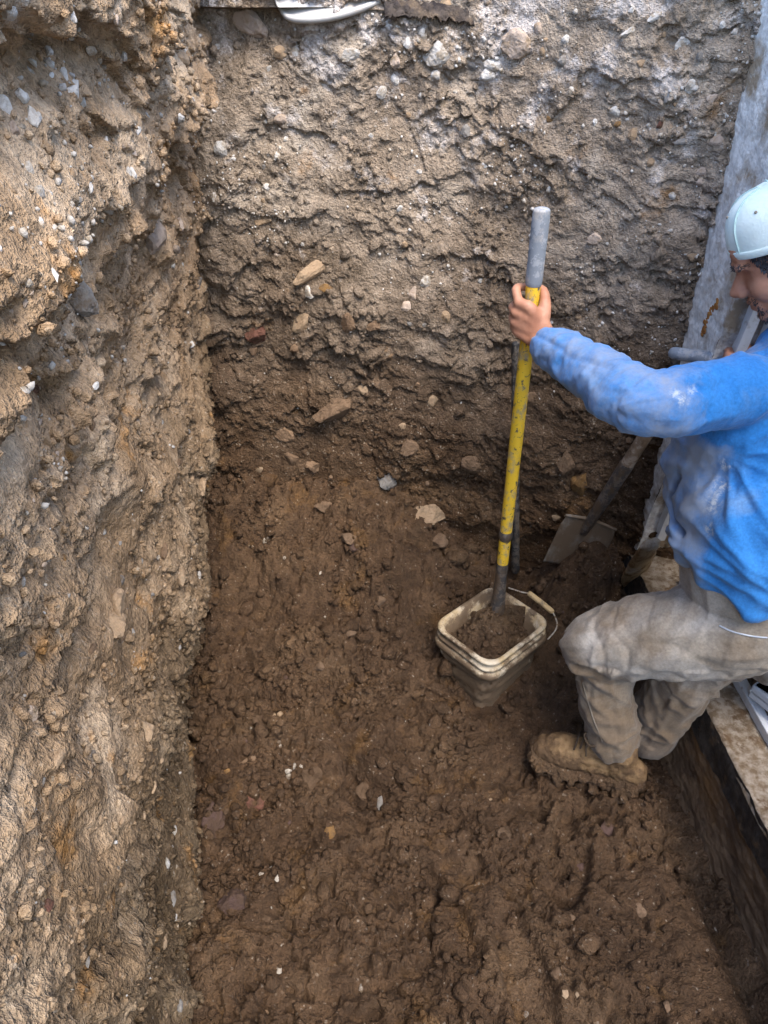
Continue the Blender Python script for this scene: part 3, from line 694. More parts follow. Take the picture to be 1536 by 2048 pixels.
SM = {'white': stone_mat('stone_white', (0.44, 0.42, 0.40), (0.60, 0.58, 0.55), (0.27, 0.22, 0.16), 0.52),
      'tan': stone_mat('stone_tan', (0.25, 0.17, 0.105), (0.34, 0.25, 0.165)),
      'pink': stone_mat('stone_pink', (0.32, 0.25, 0.20), (0.42, 0.34, 0.28), (0.25, 0.18, 0.11), 0.56),
      'grey': stone_mat('stone_grey', (0.15, 0.14, 0.13), (0.25, 0.235, 0.22), (0.13, 0.095, 0.065)),
      'brown': stone_mat('stone_brown', (0.12, 0.078, 0.048), (0.19, 0.125, 0.08), (0.085, 0.055, 0.034)),
      'red': stone_mat('stone_red', (0.115, 0.050, 0.036), (0.165, 0.078, 0.056), (0.075, 0.044, 0.028), 0.52),
      'pale': stone_mat('stone_pale', (0.27, 0.24, 0.20), (0.40, 0.36, 0.31), (0.12, 0.08, 0.05), 0.50),
      'mud': stone_mat('stone_mud', (0.075, 0.047, 0.028), (0.12, 0.078, 0.048), (0.060, 0.036, 0.020), 0.50),
      'mauve': stone_mat('stone_mauve', (0.070, 0.043, 0.036), (0.105, 0.066, 0.056), (0.065, 0.040, 0.026), 0.50),
      'ochre': stone_mat('stone_ochre', (0.18, 0.10, 0.035), (0.26, 0.15, 0.06), (0.11, 0.068, 0.036), 0.52)}
PROTO = {}
def proto(colr, big, k):
    key = (colr, big, k)
    if key not in PROTO:
        me = stone_mesh('stone', 40+k*7+(50 if big else 0), 4 if big else 2); me.materials.append(SM[colr])
        
        PROTO[key] = me
    return PROTO[key]
bpy.context.view_layer.update()
org = Vector((0, 0, CAM_H))
def hit(px, py, objs):
    d_ = (at(px, py, 1.0)-org).normalized(); best = None
    for o_ in objs:
        ok, p, n_, _ = o_.ray_cast(org, d_)
        if ok and (best is None or (p-org).length < best[3]): best = (o_, p, n_, (p-org).length)
    return best
AX = {left.name: (Vector((0, 1, 0)), Vector((0, 0, 1)), Vector((1, 0, 0)), 2.1), back.name: (Vector((1, 0, 0)), Vector((0, 0, 1)), Vector((0, -1, 0)), 1.0), floor.name: (Vector((1, 0, 0)), Vector((0, 1, 0)), Vector((0, 0, 1)), 1.0)}
rst = random.Random(11); SEEN = []
def stone(px, py, wpx, hpx, ang, colr, objs=None, depth=0.55, sink=0.22, label=None):
    h_ = hit(px, py, objs or (left, back, floor))
    if h_ is None: return
    o_, p, n_, dist = h_; ex, ey, en, st = AX[o_.name]
    t = (p-org).dot(Vector((0, CP, -SP))); a, b = wpx*t/FPX/2*st, hpx*t/FPX/2*(1.35 if o_ is floor else 1.12)
    c = max((0.42 if o_ is left else 0.3)*max(a, b), min(a, b)*depth*1.4); ca_, sa_ = math.cos(math.radians(ang)), math.sin(math.radians(ang))
    X_ = ex*ca_+ey*sa_; Y_ = ey*ca_-ex*sa_; tilt = Vector((rst.gauss(0, 0.18), rst.gauss(0, 0.18), rst.gauss(0, 0.18)))
    Z_ = (en+tilt).normalized(); X_ = (X_-Z_*X_.dot(Z_)).normalized(); Y_ = Z_.cross(X_)
    big = max(wpx, hpx) >= 30
    s = bpy.data.objects.new('stone', proto(colr, big, rst.randrange(5))); col.objects.link(s); s.parent = o_
    Mx = Matrix((X_, Y_, Z_)).transposed().to_4x4() @ Matrix.Diagonal((a, b, c, 1)); Mx.translation = p-en*(c*sink)
    s.matrix_world = Mx
    if label: s['label'] = label
    SEEN.append((px, py)); return s
KEY = [  # photo place, size, turn, colour
 (870,108,58,42,0,'white'),(1035,88,66,44,8,'pink'),(985,132,36,26,0,'white'),(815,86,24,20,0,'white'),(845,72,18,24,0,'white'),(792,124,22,30,10,'pink'),(700,112,36,26,20,'white'),
 (592,108,20,22,0,'white'),(500,50,70,50,-20,'pink'),(560,105,26,22,0,'tan'),(620,547,84,28,28,'tan'),(603,645,32,44,-35,'tan'),(672,820,92,40,24,'brown'),(725,782,22,22,0,'tan'),
 (850,566,24,26,0,'white'),(828,590,20,32,10,'pink'),(812,612,26,18,0,'pink'),(515,668,48,44,10,'red'),(818,900,38,40,0,'brown'),(940,930,48,36,-20,'brown'),(856,1026,78,46,-24,'tan'),
 (652,577,30,14,0,'ochre'),(895,634,26,26,0,'tan'),(1132,82,18,18,0,'white'),(1262,62,40,14,24,'white'),(1312,34,36,14,30,'white'),(1372,84,44,24,30,'white'),(1144,181,14,14,0,'white'),
 (1232,224,26,20,0,'white'),(1362,285,30,12,10,'grey'),(1470,65,18,14,0,'white'),(1235,250,16,12,0,'ochre'),(1320,252,14,18,0,'red'),(1100,238,16,12,0,'ochre'),(1345,392,14,14,0,'white'),
 (970,330,14,12,0,'white'),(1020,100,14,14,0,'white'),(790,160,18,22,0,'white'),(560,240,26,18,20,'pink'),(572,280,12,12,0,'white'),(980,150,44,26,10,'white'),(1190,480,30,26,0,'pink'),
 (1135,930,36,60,20,'brown'),(1165,965,40,60,0,'ochre'),(530,440,40,24,15,'tan'),(440,300,26,30,0,'white'),(650,1010,40,22,10,'brown'),(700,1075,36,22,-12,'brown'),(880,1080,30,24,0,'brown'),
 (305,468,40,112,-18,'pink'),(157,590,26,116,14,'grey'),(236,1212,38,56,0,'tan'),(232,1250,32,60,0,'tan'),(294,1462,20,44,6,'tan'),(405,972,24,34,0,'tan'),(90,878,24,46,-30,'tan'),(45,1165,16,22,0,'white'),
 (18,22,20,34,0,'white'),(45,196,22,30,0,'white'),(10,218,18,44,0,'white'),(70,238,18,44,10,'white'),(148,182,24,40,0,'white'),(163,206,14,26,0,'white'),(60,338,14,28,0,'white'),(78,384,16,26,0,'white'),
 (146,34,14,24,0,'white'),(185,97,14,24,0,'white'),(128,150,20,26,0,'white'),(100,105,16,20,0,'white'),(30,260,18,30,0,'pink'),(96,300,16,34,0,'tan'),(200,118,10,18,0,'white'),(250,112,10,16,0,'white'),
 (362,235,10,20,0,'white'),(268,352,9,28,0,'white'),(258,345,8,20,0,'white'),(427,395,14,18,0,'white'),(365,120,22,28,0,'tan'),(360,450,18,24,0,'pink'),(330,260,16,30,0,'tan'),(20,120,26,30,0,'tan'),
 (385,690,10,12,0,'white'),(210,1065,8,10,0,'white'),(398,1150,10,14,0,'white'),(72,780,14,20,0,'red'),(145,1700,10,18,0,'ochre'),(95,1812,16,26,0,'red'),(350,1660,12,14,0,'white'),(335,1725,12,16,0,'white'),(352,1830,12,10,0,'white'),(130,1115,12,10,0,'ochre'),
 (115,1520,24,22,0,'tan'),(300,1390,14,20,0,'tan'),(60,1430,20,40,0,'pink'),
 (500,1592,46,52,30,'red'),(425,1640,42,52,0,'mauve'),(577,1541,15,12,0,'white'),(579,1551,15,11,20,'white'),(588,1532,12,9,0,'white'),(603,1532,14,7,0,'white'),(470,1800,64,46,10,'mauve'),(726,1582,32,26,0,'mud'),
 (760,1605,16,24,0,'grey'),(660,1662,22,22,0,'ochre'),(524,1748,14,9,0,'white'),(615,1722,12,10,0,'white'),(554,1756,10,12,0,'white'),(520,1765,9,9,0,'grey'),(558,1942,14,14,0,'white'),(723,1976,14,12,0,'white'),
 (545,1737,14,8,0,'white'),(590,1734,20,12,0,'tan'),(625,1877,12,12,0,'ochre'),(609,1770,12,10,0,'tan'),(560,1492,9,7,0,'white'),(558,1482,9,8,0,'white'),(500,1457,9,9,0,'white'),(548,1430,10,10,0,'tan'),(560,1428,12,10,0,'tan'),
 (455,1540,14,12,0,'ochre'),(500,1520,44,18,10,'brown'),(980,1600,20,6,10,'tan'),(1315,1640,9,7,0,'white'),(1130,1986,18,14,0,'tan'),(1052,2028,12,10,0,'white'),(1476,1788,8,6,0,'white'),(1155,1990,8,9,0,'tan'),
 (1010,1665,34,26,0,'mud'),(1215,1660,30,24,0,'mauve'),(620,1560,60,50,0,'mud'),(700,1260,24,22,0,'brown'),(640,1330,26,18,0,'brown'),(760,1200,26,20,0,'brown'),(530,1080,12,12,0,'white'),(537,1077,9,9,0,'white'),(570,1115,9,8,0,'white'),(640,1145,9,9,0,'white'),
]
for k in KEY:
    if k[5] == 'white' and k[1] > 1060 and k[0] > 430: k = k[:5]+('pale',)
    stone(*k)
# the scatter of lesser stones
for k in range(420):
    px = rst.uniform(0, 1536); py = rst.uniform(0, 2048)
    h_ = hit(px, py, (left, back, floor))
    if h_ is None or any(abs(px-a)+abs(py-b) < 26 for a, b in SEEN): continue
    if h_[0] is floor:
        if rst.random() < 0.55: continue
        s_ = rst.choice((6, 7, 8, 10, 16, 22)); colr = rst.choice(('brown', 'mud', 'mud', 'mud', 'mauve', 'pale'))
        if colr == 'pale': s_ = min(s_, 6)
    elif h_[0] is back:
        hi = h_[1].z > 0.95
        s_ = rst.choice((8, 10, 12, 14, 18, 24)) if hi else rst.choice((9, 12, 18, 26, 34))
        colr = rst.choice(('white', 'white', 'pink', 'tan', 'grey')) if hi else rst.choice(('brown', 'brown', 'tan', 'brown', 'grey'))
        if not hi and rst.random() < 0.4: continue
    else:
        hi = h_[1].z > 1.2; s_ = rst.choice((8, 10, 12, 16)); colr = rst.choice(('white', 'pink', 'tan')) if hi else rst.choice(('tan', 'tan', 'brown', 'grey'))
    stone(px, py, s_*rst.uniform(0.8, 1.3), s_*rst.uniform(0.7, 1.1), rst.uniform(-40, 40), colr)
def scatter(name, host, n, smin, smax, mat, seed, wfun, off=0.2, sub=1, parent=None):
    rs = np.random.default_rng(seed); Vh = get_co(host.data); Nh = get_no(host.data); wgt = wfun(Vh); wgt = np.clip(wgt, 0, None); wgt = wgt/wgt.sum()
    pk = rs.choice(len(Vh), n, p=wgt); P_ = Vh[pk]+rs.normal(0, 0.003, (n, 3)); N_ = Nh[pk]
    bm = bmesh.new(); bmesh.ops.create_icosphere(bm, subdivisions=sub, radius=1.0); U0 = np.array([v.co[:] for v in bm.verts]); F0 = np.array([[v.index for v in f.verts] for f in bm.faces]); bm.free()
    s_ = smin*(smax/smin)**(rs.random(n)**2.0)
    q = rs.normal(size=(n, 4)); q /= np.linalg.norm(q, axis=1)[:, None]; a, b, c, d_ = q.T
    Rm = np.stack([1-2*(c*c+d_*d_), 2*(b*c-a*d_), 2*(b*d_+a*c), 2*(b*c+a*d_), 1-2*(b*b+d_*d_), 2*(c*d_-a*b), 2*(b*d_-a*c), 2*(c*d_+a*b), 1-2*(b*b+c*c)], 1).reshape(n, 3, 3)
    jit = 1+rs.normal(0, 0.22, (n, len(U0), 1))
    if sub > 1:
        pl = rs.normal(size=(n, 9, 3)); pl /= np.linalg.norm(pl, axis=2)[..., None]; dk = rs.uniform(0.45, 0.95, (n, 1, 9)); dt = np.einsum('kj,npj->nkp', U0, pl)
        cut_ = np.minimum(1.0, np.where(dt > 0.08, dk/np.maximum(dt, 0.08), 9).min(2))[..., None]
        ph_ = rs.uniform(0, 40, (n, 1, 3)); q3 = U0[None]*1.5+ph_; q6 = U0[None]*4.0+ph_
        jit = cut_*(1+(0.25*perlin3(q3[..., 0], q3[..., 1], q3[..., 2], 3)+0.22*perlin3(q6[..., 0], q6[..., 1], q6[..., 2], 4))[..., None]+rs.normal(0, 0.05, (n, len(U0), 1)))
    sc = s_[:, None]*rs.uniform(0.6, 1.15, (n, 3))
    W = np.einsum('nij,nkj->nki', Rm, U0[None]*jit*sc[:, None, :]) + (P_+N_*(s_*off)[:, None])[:, None, :]
    Fx = (F0[None]+(np.arange(n)*len(U0))[:, None, None]).reshape(-1, 3)
    o_ = link(name, mesh_np(name, W.reshape(-1, 3), Fx), mat, None, False); o_.parent = host; o_['kind'] = 'stuff'
    return o_
cl = lambda V_, f, s, t=0.0: np.clip(perlin3(V_[:, 0]*f, V_[:, 1]*f, V_[:, 2]*f, s)+0.5*perlin3(V_[:, 0]*f*2.3, V_[:, 1]*f*2.3, V_[:, 2]*f*2.3, s+1)-t, 0, None)
scatter('crumbs', floor, 7500, 0.0025, 0.016, M['soil_floor'], 1, lambda V_: 0.04+cl(V_, 5, 81)*(1+2.5*(V_[:, 0] < 0.25)*(V_[:, 1] > 0.9)))
scatter('crumbs', back, 5000, 0.002, 0.011, M['soil_back'], 2, lambda V_: 0.03+cl(V_, 6, 83))
scatter('crumbs', left, 8000, 0.002, 0.010, M['soil_left'], 3, lambda V_: (0.05+cl(V_, 6, 85))*(V_[:, 1] > 0.1))
scatter('grit', back, 2200, 0.0012, 0.0060, SM['white'], 4, lambda V_: cl(V_, 4.5, 87, 0.05)*sstep(0.75, 1.5, V_[:, 2]+0.3*V_[:, 0])+0.010*(V_[:, 2] > 0.6))
scatter('grit', left, 1300, 0.0012, 0.0065, SM['white'], 5, lambda V_: (cl(V_, 4.5, 89, 0.10)*sstep(1.0, 1.6, V_[:, 2])+0.012)*(V_[:, 1] > 0.15))
scatter('grit', floor, 160, 0.0012, 0.0036, SM['pale'], 6, lambda V_: cl(V_, 4, 91, 0.15)+0.02)

scatter('gravel', left, 120, 0.002, 0.009, SM['white'], 7, lambda V_: (0.03+cl(V_, 7, 93, 0.1))*np.exp(-((V_[:, 1]-0.86)/0.22)**2-((V_[:, 2]-1.52)/0.16)**2), 0.05)
scatter('gravel', back, 450, 0.002, 0.009, SM['white'], 8, lambda V_: cl(V_, 6, 95, 0.1)*sstep(1.0, 1.55, V_[:, 2])*(0.6+V_[:, 0]), 0.2)
scatter('clods', floor, 900, 0.010, 0.034, M['soil_floor'], 9, lambda V_: (0.02+cl(V_, 4, 97))*(0.25+(V_[:, 0] < 0.2)+1.2*(V_[:, 1] > 1.35))*(V_[:, 1] > 0.45), 0.15, 2)
scatter('clods', back, 260, 0.008, 0.026, M['soil_back'], 12, lambda V_: cl(V_, 4, 99)+6.0*np.exp(-((V_[:, 0]-0.775)/0.02)**2), 0.1, 2)
scatter('crumbs', bpy.data.objects['soil_load'], 420, 0.003, 0.016, M['mud'], 14, lambda V_: 0.2+cl(V_, 12, 101), 0.2, 2)
scatter('clods', floor, 260, 0.008, 0.030, M['soil_floor'], 15, lambda V_: np.exp(-((V_[:, 0]-(-0.335-0.155*V_[:, 1])-0.03)/0.035)**2)*(V_[:, 1] > 0.45)*(0.1+cl(V_, 5, 103)), 0.3, 2)
scatter('crumbs', left, 2600, 0.003, 0.012, M['soil_left'], 16, lambda V_: (0.05+cl(V_, 7, 105))*sstep(1.1, 0.3, V_[:, 2])*(V_[:, 1] > 0.3), 0.15)

# ------------------------------------------------------------------ the worker
fw = Vector((-0.93, 0.36, 0)).normalized(); lf = Vector((-0.36, -0.93, 0)).normalized(); up = Vector((0, 0, 1))
shL = at(1500, 785, 1.43); elL = at(1288, 812, 1.37); wrL = at(1098, 692, 1.585)
hipL = Vector((0.856, 1.14, 0.585)); hipR = Vector((0.93, 1.31, 0.585)); pel = (hipL+hipR)/2
knL = at(1192, 1290, 1.80); anL = at(1228, 1478, 1.91)
knR = at(1392, 1330, 1.78); anR = at(1300, 1452, 1.97)
hem = Vector((0.795, 1.25, 0.69)); chest = Vector((0.765, 1.37, 0.97)); nb = Vector((0.845, 1.42, 1.11))
shR = shL - lf*0.27 + Vector((0.14, 0, -0.13))
hdC = at(1578, 503, 1.44)
# head frame
pt = math.radians(36)
HF = (fw*math.cos(pt)-up*math.sin(pt)).normalized(); HU = (fw*math.sin(pt)+up*math.cos(pt)).normalized(); HL = HU.cross(HF).normalized()
HM = np.array([[HF.x, HL.x, HU.x], [HF.y, HL.y, HU.y], [HF.z, HL.z, HU.z]])
def hp(f, l, u): return hdC+HF*f+HL*l+HU*u
def hell(c, r, M2=None): return ellipsoid(hp(*c), r, HM if M2 is None else HM @ M2, 24, 14)
body = []
body += [hell((-0.012, 0, 0.030), (0.096, 0.076, 0.086)), hell((0.030, 0, -0.015), (0.060, 0.064, 0.088)), hell((0.028, 0, -0.072), (0.058, 0.052, 0.044)),
         hell((0.070, 0, -0.098), (0.024, 0.024, 0.019)), hell((0.045, 0.036, -0.030), (0.040, 0.030, 0.036)), hell((0.045, -0.036, -0.030), (0.040, 0.030, 0.036)),
         hell((0.084, 0, 0.022), (0.016, 0.048, 0.013)), hell((0.074, 0, 0.045), (0.020, 0.050, 0.030)),
         hell((0.110, 0, -0.030), (0.014, 0.014, 0.012)), hell((0.100, 0.013, -0.034), (0.012, 0.010, 0.010)), hell((0.100, -0.013, -0.034), (0.012, 0.010, 0.010)),
         hell((0.088, 0, -0.058), (0.014, 0.026, 0.008)), hell((0.085, 0, -0.073), (0.014, 0.023, 0.009)), hell((0.078, 0, -0.066), (0.016, 0.034, 0.026))]
body.append(tube([hp(0.084, 0, 0.012), hp(0.098, 0, -0.010), hp(0.110, 0, -0.029)], [0.008, 0.010, 0.012], n=10, seg=12))
for s in (1, -1):
    ear = [hell((-0.004, 0.080*s, 0.000), (0.010, 0.007, 0.012))]
    a = [hp(0.010, 0.076*s, -0.028), hp(0.002, 0.083*s, -0.022), hp(-0.014, 0.090*s, 0.004), hp(-0.010, 0.090*s, 0.028), hp(0.006, 0.083*s, 0.034), hp(0.016, 0.077*s, 0.020)]
    ear.append(tube(a, [0.007, 0.007, 0.006, 0.006, 0.006, 0.005], n=26, seg=10))
    ear.append(hell((0.002, 0.079*s, 0.003), (0.016, 0.005, 0.026)))
    body += ear
body.append(tube([hp(-0.030, 0, -0.020), hp(-0.035, 0, -0.075), nb+Vector((0.01, 0, -0.02))], [0.060, 0.056, 0.062], n=14))
# torso, pelvis, legs under the clothes
body.append(tube([pel+Vector((-0.01, 0, -0.03)), hem, chest, nb-up*0.02], [(0.14, 0.095), (0.14, 0.10), (0.155, 0.105), (0.08, 0.07)], ref=tuple(lf)))
for sh_, el_, wr_ in ((shL, elL, wrL),):
    body.append(tube([chest.lerp(sh_, 0.4)+up*0.02, sh_, sh_.lerp(el_, 0.5), el_, el_.lerp(wr_, 0.35), wr_], [0.05, 0.046, 0.047, 0.040, 0.040, 0.027], n=30))
spH = gc+gx*0.075
wrR = spH+Vector((0.075, 0.02, -0.05)); elR = Vector((1.04, 1.52, 0.84))
body.append(tube([chest.lerp(shR, 0.4)+up*0.03, shR, shR.lerp(elR, 0.5), elR, elR.lerp(wrR, 0.5), wrR], [0.05, 0.046, 0.04, 0.036, 0.034, 0.026], n=30))
for hp_, kn_, an_ in ((hipL, knL, anL), (hipR, knR, anR)):
    body.append(tube([hp_, hp_.lerp(kn_, 0.5), kn_, kn_.lerp(an_, 0.35), an_, an_+Vector((0, 0, -0.03))], [0.07, 0.06, 0.044, 0.040, 0.032, 0.032], n=30))
# hands: fingers close round a pole
def fist(C, axis, wristdir, right=False, r=0.017, raise_index=0.0):
    z = Vector(axis).normalized(); x = Vector(wristdir); x = (x-z*x.dot(z)).normalized(); y = z.cross(x)
    if right: y = -y
    L = lambda a, b, c: C+x*a+y*b+z*c
    k = r/0.017; out = []
    zs = (0.034, 0.012, -0.010, -0.030)
    for i, zi in enumerate(zs):
        ln = (0.95, 1.05, 1.0, 0.85)[i]
        kx = (-0.026, -0.031, -0.030, -0.024)[i]
        ri = raise_index if i == 0 else 0.0
        out.append(tube([L(0.034, -0.032, -0.046+zi*0.35), L(0.004, -0.040*k, zi-0.010), L(kx, -0.030*k, zi)], [0.016, 0.0145, 0.0120], n=10, seg=12))      # back of the hand
        out.append(tube([L(kx, -0.030*k, zi), L(-0.038*k*ln, -0.010*k, zi+0.004+ri), L(-0.036*k*ln, 0.010*k, zi+0.003+ri*1.1)], [0.0116, 0.0104, 0.0098], n=10, seg=12))
        out.append(tube([L(-0.036*k*ln, 0.010*k, zi+0.003+ri*1.1), L(-0.022*k, 0.026*k, zi+0.001+ri), L(-0.004*k, 0.030*k, zi+ri)], [0.0098, 0.0090, 0.0086], n=10, seg=12))
        out.append(tube([L(-0.004*k, 0.030*k, zi+ri), L(0.010*k, 0.027*k, zi-0.001+ri), L(0.017*k*ln, 0.021*k, zi-0.002+ri)], [0.0086, 0.0080, 0.0066], n=10, seg=12))
    out.append(tube([L(0.040, -0.028, -0.056), L(0.020, -0.036, -0.026), L(-0.008, -0.036*k, 0.002)], [(0.021, 0.027), (0.019, 0.037), (0.014, 0.034)], n=12, seg=18, ref=tuple(y)))   # palm
    out.append(tube([L(0.026, -0.030, -0.018), L(0.030, -0.022, 0.014), L(0.029*k, -0.004, 0.036), L(0.022*k, 0.016*k, 0.048), L(0.006*k, 0.028*k, 0.054)], [0.019, 0.0165, 0.0125, 0.0110, 0.0085], n=22, seg=12))  # thumb
    return out, L
hC = along(SH_T, SH_B, 628)
fl, HLf = fist(hC, -sdirv, Vector((1, -0.25, 0)), False, 0.0168, 0.016)
body += fl
body.append(tube([wrL, wrL.lerp(HLf(0.038, -0.030, -0.056), 0.5), HLf(0.030, -0.032, -0.046)], [(0.024, 0.027), (0.022, 0.027), (0.019, 0.030)], n=10, seg=16))
fr, HRf = fist(spH, gx, (wrR-spH)+Vector((0.02, -0.05, 0)), True, 0.0165)
body += fr
body.append(tube([wrR, HRf(0.036, -0.030, -0.05)], [0.026, 0.022], n=8, seg=14))
bme = remesh(body, 0.0046, 2, 0.5)
Vb = get_co(bme); Nb = get_no(bme)
loc = (Vb-np.array(tuple(hdC))) @ HM                      # head coordinates
d = np.zeros(len(Vb))
for s in (1, -1):
    r2 = ((loc[:, 0]-0.088)/0.022)**2+((loc[:, 1]-0.031*s)/0.019)**2+((loc[:, 2]-0.002)/0.011)**2
    d -= 0.011*np.exp(-r2)
    r3 = ((loc[:, 0]-0.080)/0.012)**2+((loc[:, 1]-0.031*s)/0.013)**2+((loc[:, 2]+0.001)/0.008)**2
    d += 0.004*np.exp(-r3)
d -= 0.004*np.exp(-(((loc[:, 0]-0.095)/0.02)**2+(loc[:, 1]/0.026)**2+((loc[:, 2]+0.0655)/0.0022)**2))     # mouth line
d += 0.0006*perlin3(Vb[:, 0]*90, Vb[:, 1]*90, Vb[:, 2]*90, 5)
set_co(bme, Vb+Nb*d[:, None])
def skin_mat():
    m, nt, b = newmat('skin', 0.5, 0.35); g = NT(nt)
    c = g.ramp(g.noise(22, 5, 0.6), [(0.3, (0.34, 0.15, 0.09)), (0.55, (0.44, 0.215, 0.135)), (0.75, (0.50, 0.26, 0.17))])
    c = g.mix(g.ramp(g.noise(60, 6, 0.7), [(0.58, 0.0), (0.72, 0.45)]), c, (0.30, 0.22, 0.16))
    nt.links.new(c, b.inputs['Base Color']);
    g.bump(g.noise(260, 4, 0.6), b, 0.25, 0.002); return m
M['skin'] = skin_mat()
person = link('person', bme, M['skin'])
tag(person, 'worker in blue long sleeved shirt and pale cap gripping the yellow shovel, knees bent', 'person')

# cloth folds: waves along a limb, broken up by noise
def seg_param(V, pts):
    """arc length along a polyline of bones, and distance to it"""
    best = np.full(len(V), 1e9); s = np.zeros(len(V)); acc = 0.0
    for a, b in zip(pts[:-1], pts[1:]):
        a = np.array(tuple(a)); b = np.array(tuple(b)); ab = b-a; L = np.linalg.norm(ab)
        t = np.clip((V-a) @ ab/(L*L), 0, 1); dd = np.linalg.norm(V-(a+t[:, None]*ab), axis=1)
        m = dd < best; best = np.where(m, dd, best); s = np.where(m, acc+t*L, s); acc += L
    return s, best
def n3(V, sc, seed): return perlin3(V[:, 0]*sc[0], V[:, 1]*sc[1], V[:, 2]*sc[2], seed)
def ridge(x): return 1-np.abs(x)*2

def relax(me, it):
    o_ = bpy.data.objects.new('tmp', me); col.objects.link(o_); s = o_.modifiers.new('s', 'SMOOTH'); s.factor = 0.5; s.iterations = it
    out = bpy.data.meshes.new_from_object(o_.evaluated_get(bpy.context.evaluated_depsgraph_get())); set_co(me, get_co(out)); bpy.data.objects.remove(o_); bpy.data.meshes.remove(out)
# shirt
sp = []
tors = [hem-up*0.01, hem+up*0.10, chest, nb-up*0.005]
sp.append(tube([hem+up*0.035+fw*0.005, hem+up*0.10+fw*0.005, chest-up*0.09, chest+up*0.02, nb-up*0.015], [(0.183, 0.160), (0.178, 0.157), (0.180, 0.150), (0.178, 0.130), (0.085, 0.082)], n=30, seg=32, ref=tuple(lf), capk=0.25))
sp.append(tube([chest.lerp(shL, 0.35)+up*0.035, shL+up*0.005, shL.lerp(elL, 0.5), elL, elL.lerp(wrL, 0.45), elL.lerp(wrL, 0.86), wrL], [0.075, 0.074, 0.067, 0.061, 0.056, 0.047, 0.041], n=40, seg=24))
sp.append(tube([elL.lerp(wrL, 0.80), elL.lerp(wrL, 0.90), elL.lerp(wrL, 0.99)], [0.047, 0.046, 0.0435], n=10, seg=24, capk=0.25))
sp.append(tube([chest.lerp(shR, 0.35)+up*0.03, shR, shR.lerp(elR, 0.5), elR, elR.lerp(wrR, 0.5), wrR], [0.085, 0.076, 0.066, 0.058, 0.052, 0.040], n=40, seg=24))
sp.append(tube([nb-up*0.01, nb+Vector((0, 0, 0.012))], [(0.078, 0.076), (0.068, 0.066)], n=5, seg=24, ref=tuple(lf)))
sme = remesh(sp, 0.0052, 3, 0.5)
Vs = get_co(sme); Ns = get_no(sme)
sa_, da_ = seg_param(Vs, [shL, elL, wrL]); st_, dt_ = seg_param(Vs, [hem-up*0.05, hem, chest])
LA = (shL-elL).length
arm = sstep(0.11, 0.07, da_)*sstep(-0.01, 0.06, sa_)
wob = n3(Vs, (9, 9, 9), 3)
def theta(V, a, b):
    ax = np.array(tuple((b-a).normalized())); e1 = np.cross(ax, (0, 0, 1)); e1 /= np.linalg.norm(e1); e2 = np.cross(ax, e1); q = V-np.array(tuple(a)); return np.arctan2(q @ e2, q @ e1)
def crease(x): return np.clip(1-np.abs(x)*2.4, 0, 1)**1.3      # narrow ridges
th_ = np.where(sa_ < LA, theta(Vs, shL, elL), theta(Vs, elL, wrL))
P2 = lambda x, y, sd: perlin2(x, y, sd)
cs, sn = np.cos(th_), np.sin(th_)
fine = crease(perlin3(sa_/0.036+0.25*wob, cs*0.55, sn*0.55, 51)); fine2 = crease(perlin3(sa_/0.075+0.25*wob, cs*0.7, sn*0.7, 52))
calm = sstep(-0.35, 0.25, n3(Vs, (7, 7, 7), 8))
fo_arm = -(0.0050*np.clip(1-np.abs(perlin3(sa_/0.045+0.25*wob, cs*0.6, sn*0.6, 56))*4.5, 0, 1)**1.2+0.006*np.clip(1-np.abs(perlin3(sa_/0.09+0.4*th_, cs*0.6, sn*0.6, 57))*4.5, 0, 1)**1.2)*sstep(0.04, 0.12, sa_) + (0.0062*fine*(0.3+0.7*calm) + 0.0085*fine2)*sstep(0.05, 0.13, sa_) - 0.004 + 0.006*n3(Vs, (10, 10, 10), 6)
cuff = sstep(0.0, 1.0, (sa_-(LA+(wrL-elL).length-0.085))/0.03)
fo_arm += 0.0045*cuff*crease(perlin3(sa_/0.026+0.3*wob, cs*0.5, sn*0.5, 53))
# torso: folds fan from the armpit and sag above the hem
pit = np.array(tuple(shL-up*0.10+fw*0.02)); dv = Vs-pit; ang = np.arctan2(dv @ np.array(tuple(fw)), -dv[:, 2]); rad = np.linalg.norm(dv, axis=1)
fan = np.sin(ang*13+2.2*n3(Vs, (6, 6, 6), 11))*sstep(0.04, 0.14, rad)*sstep(0.50, 0.12, rad)
tt = 1-arm
diag = Vs @ np.array([[0.8, 0.2, 0.5], [0.1, 0.9, 0.1], [-0.5, 0.1, 0.85]])
low = sstep(0.95, 0.74, Vs[:, 2])
fo_t = 0.010*np.clip(fan, 0, 1)**1.5 + 0.013*crease(n3(diag+0.03*wob[:, None], (4, 5, 14), 12))*low + 0.010*crease(n3(diag, (7, 6, 26), 16))*low + 0.010*crease(n3(diag, (18, 8, 6), 17))*(1-low) + 0.012*n3(Vs, (7, 7, 6), 13) + 0.004*n3(Vs, (26, 26, 20), 14) - 0.006
hemw = sstep(0.80, 0.71, Vs[:, 2])*tt
fo_t += 0.008*hemw*np.sin(np.arctan2(*( (Vs-np.array(tuple(hem)))[:, :2].T ))*11+n3(Vs, (5, 5, 5), 2)*3)
dd = arm*0.7*fo_arm + tt*fo_t + 0.0012*n3(Vs, (60, 60, 60), 15)
set_co(sme, Vs+Ns*dd[:, None]); relax(sme, 1)
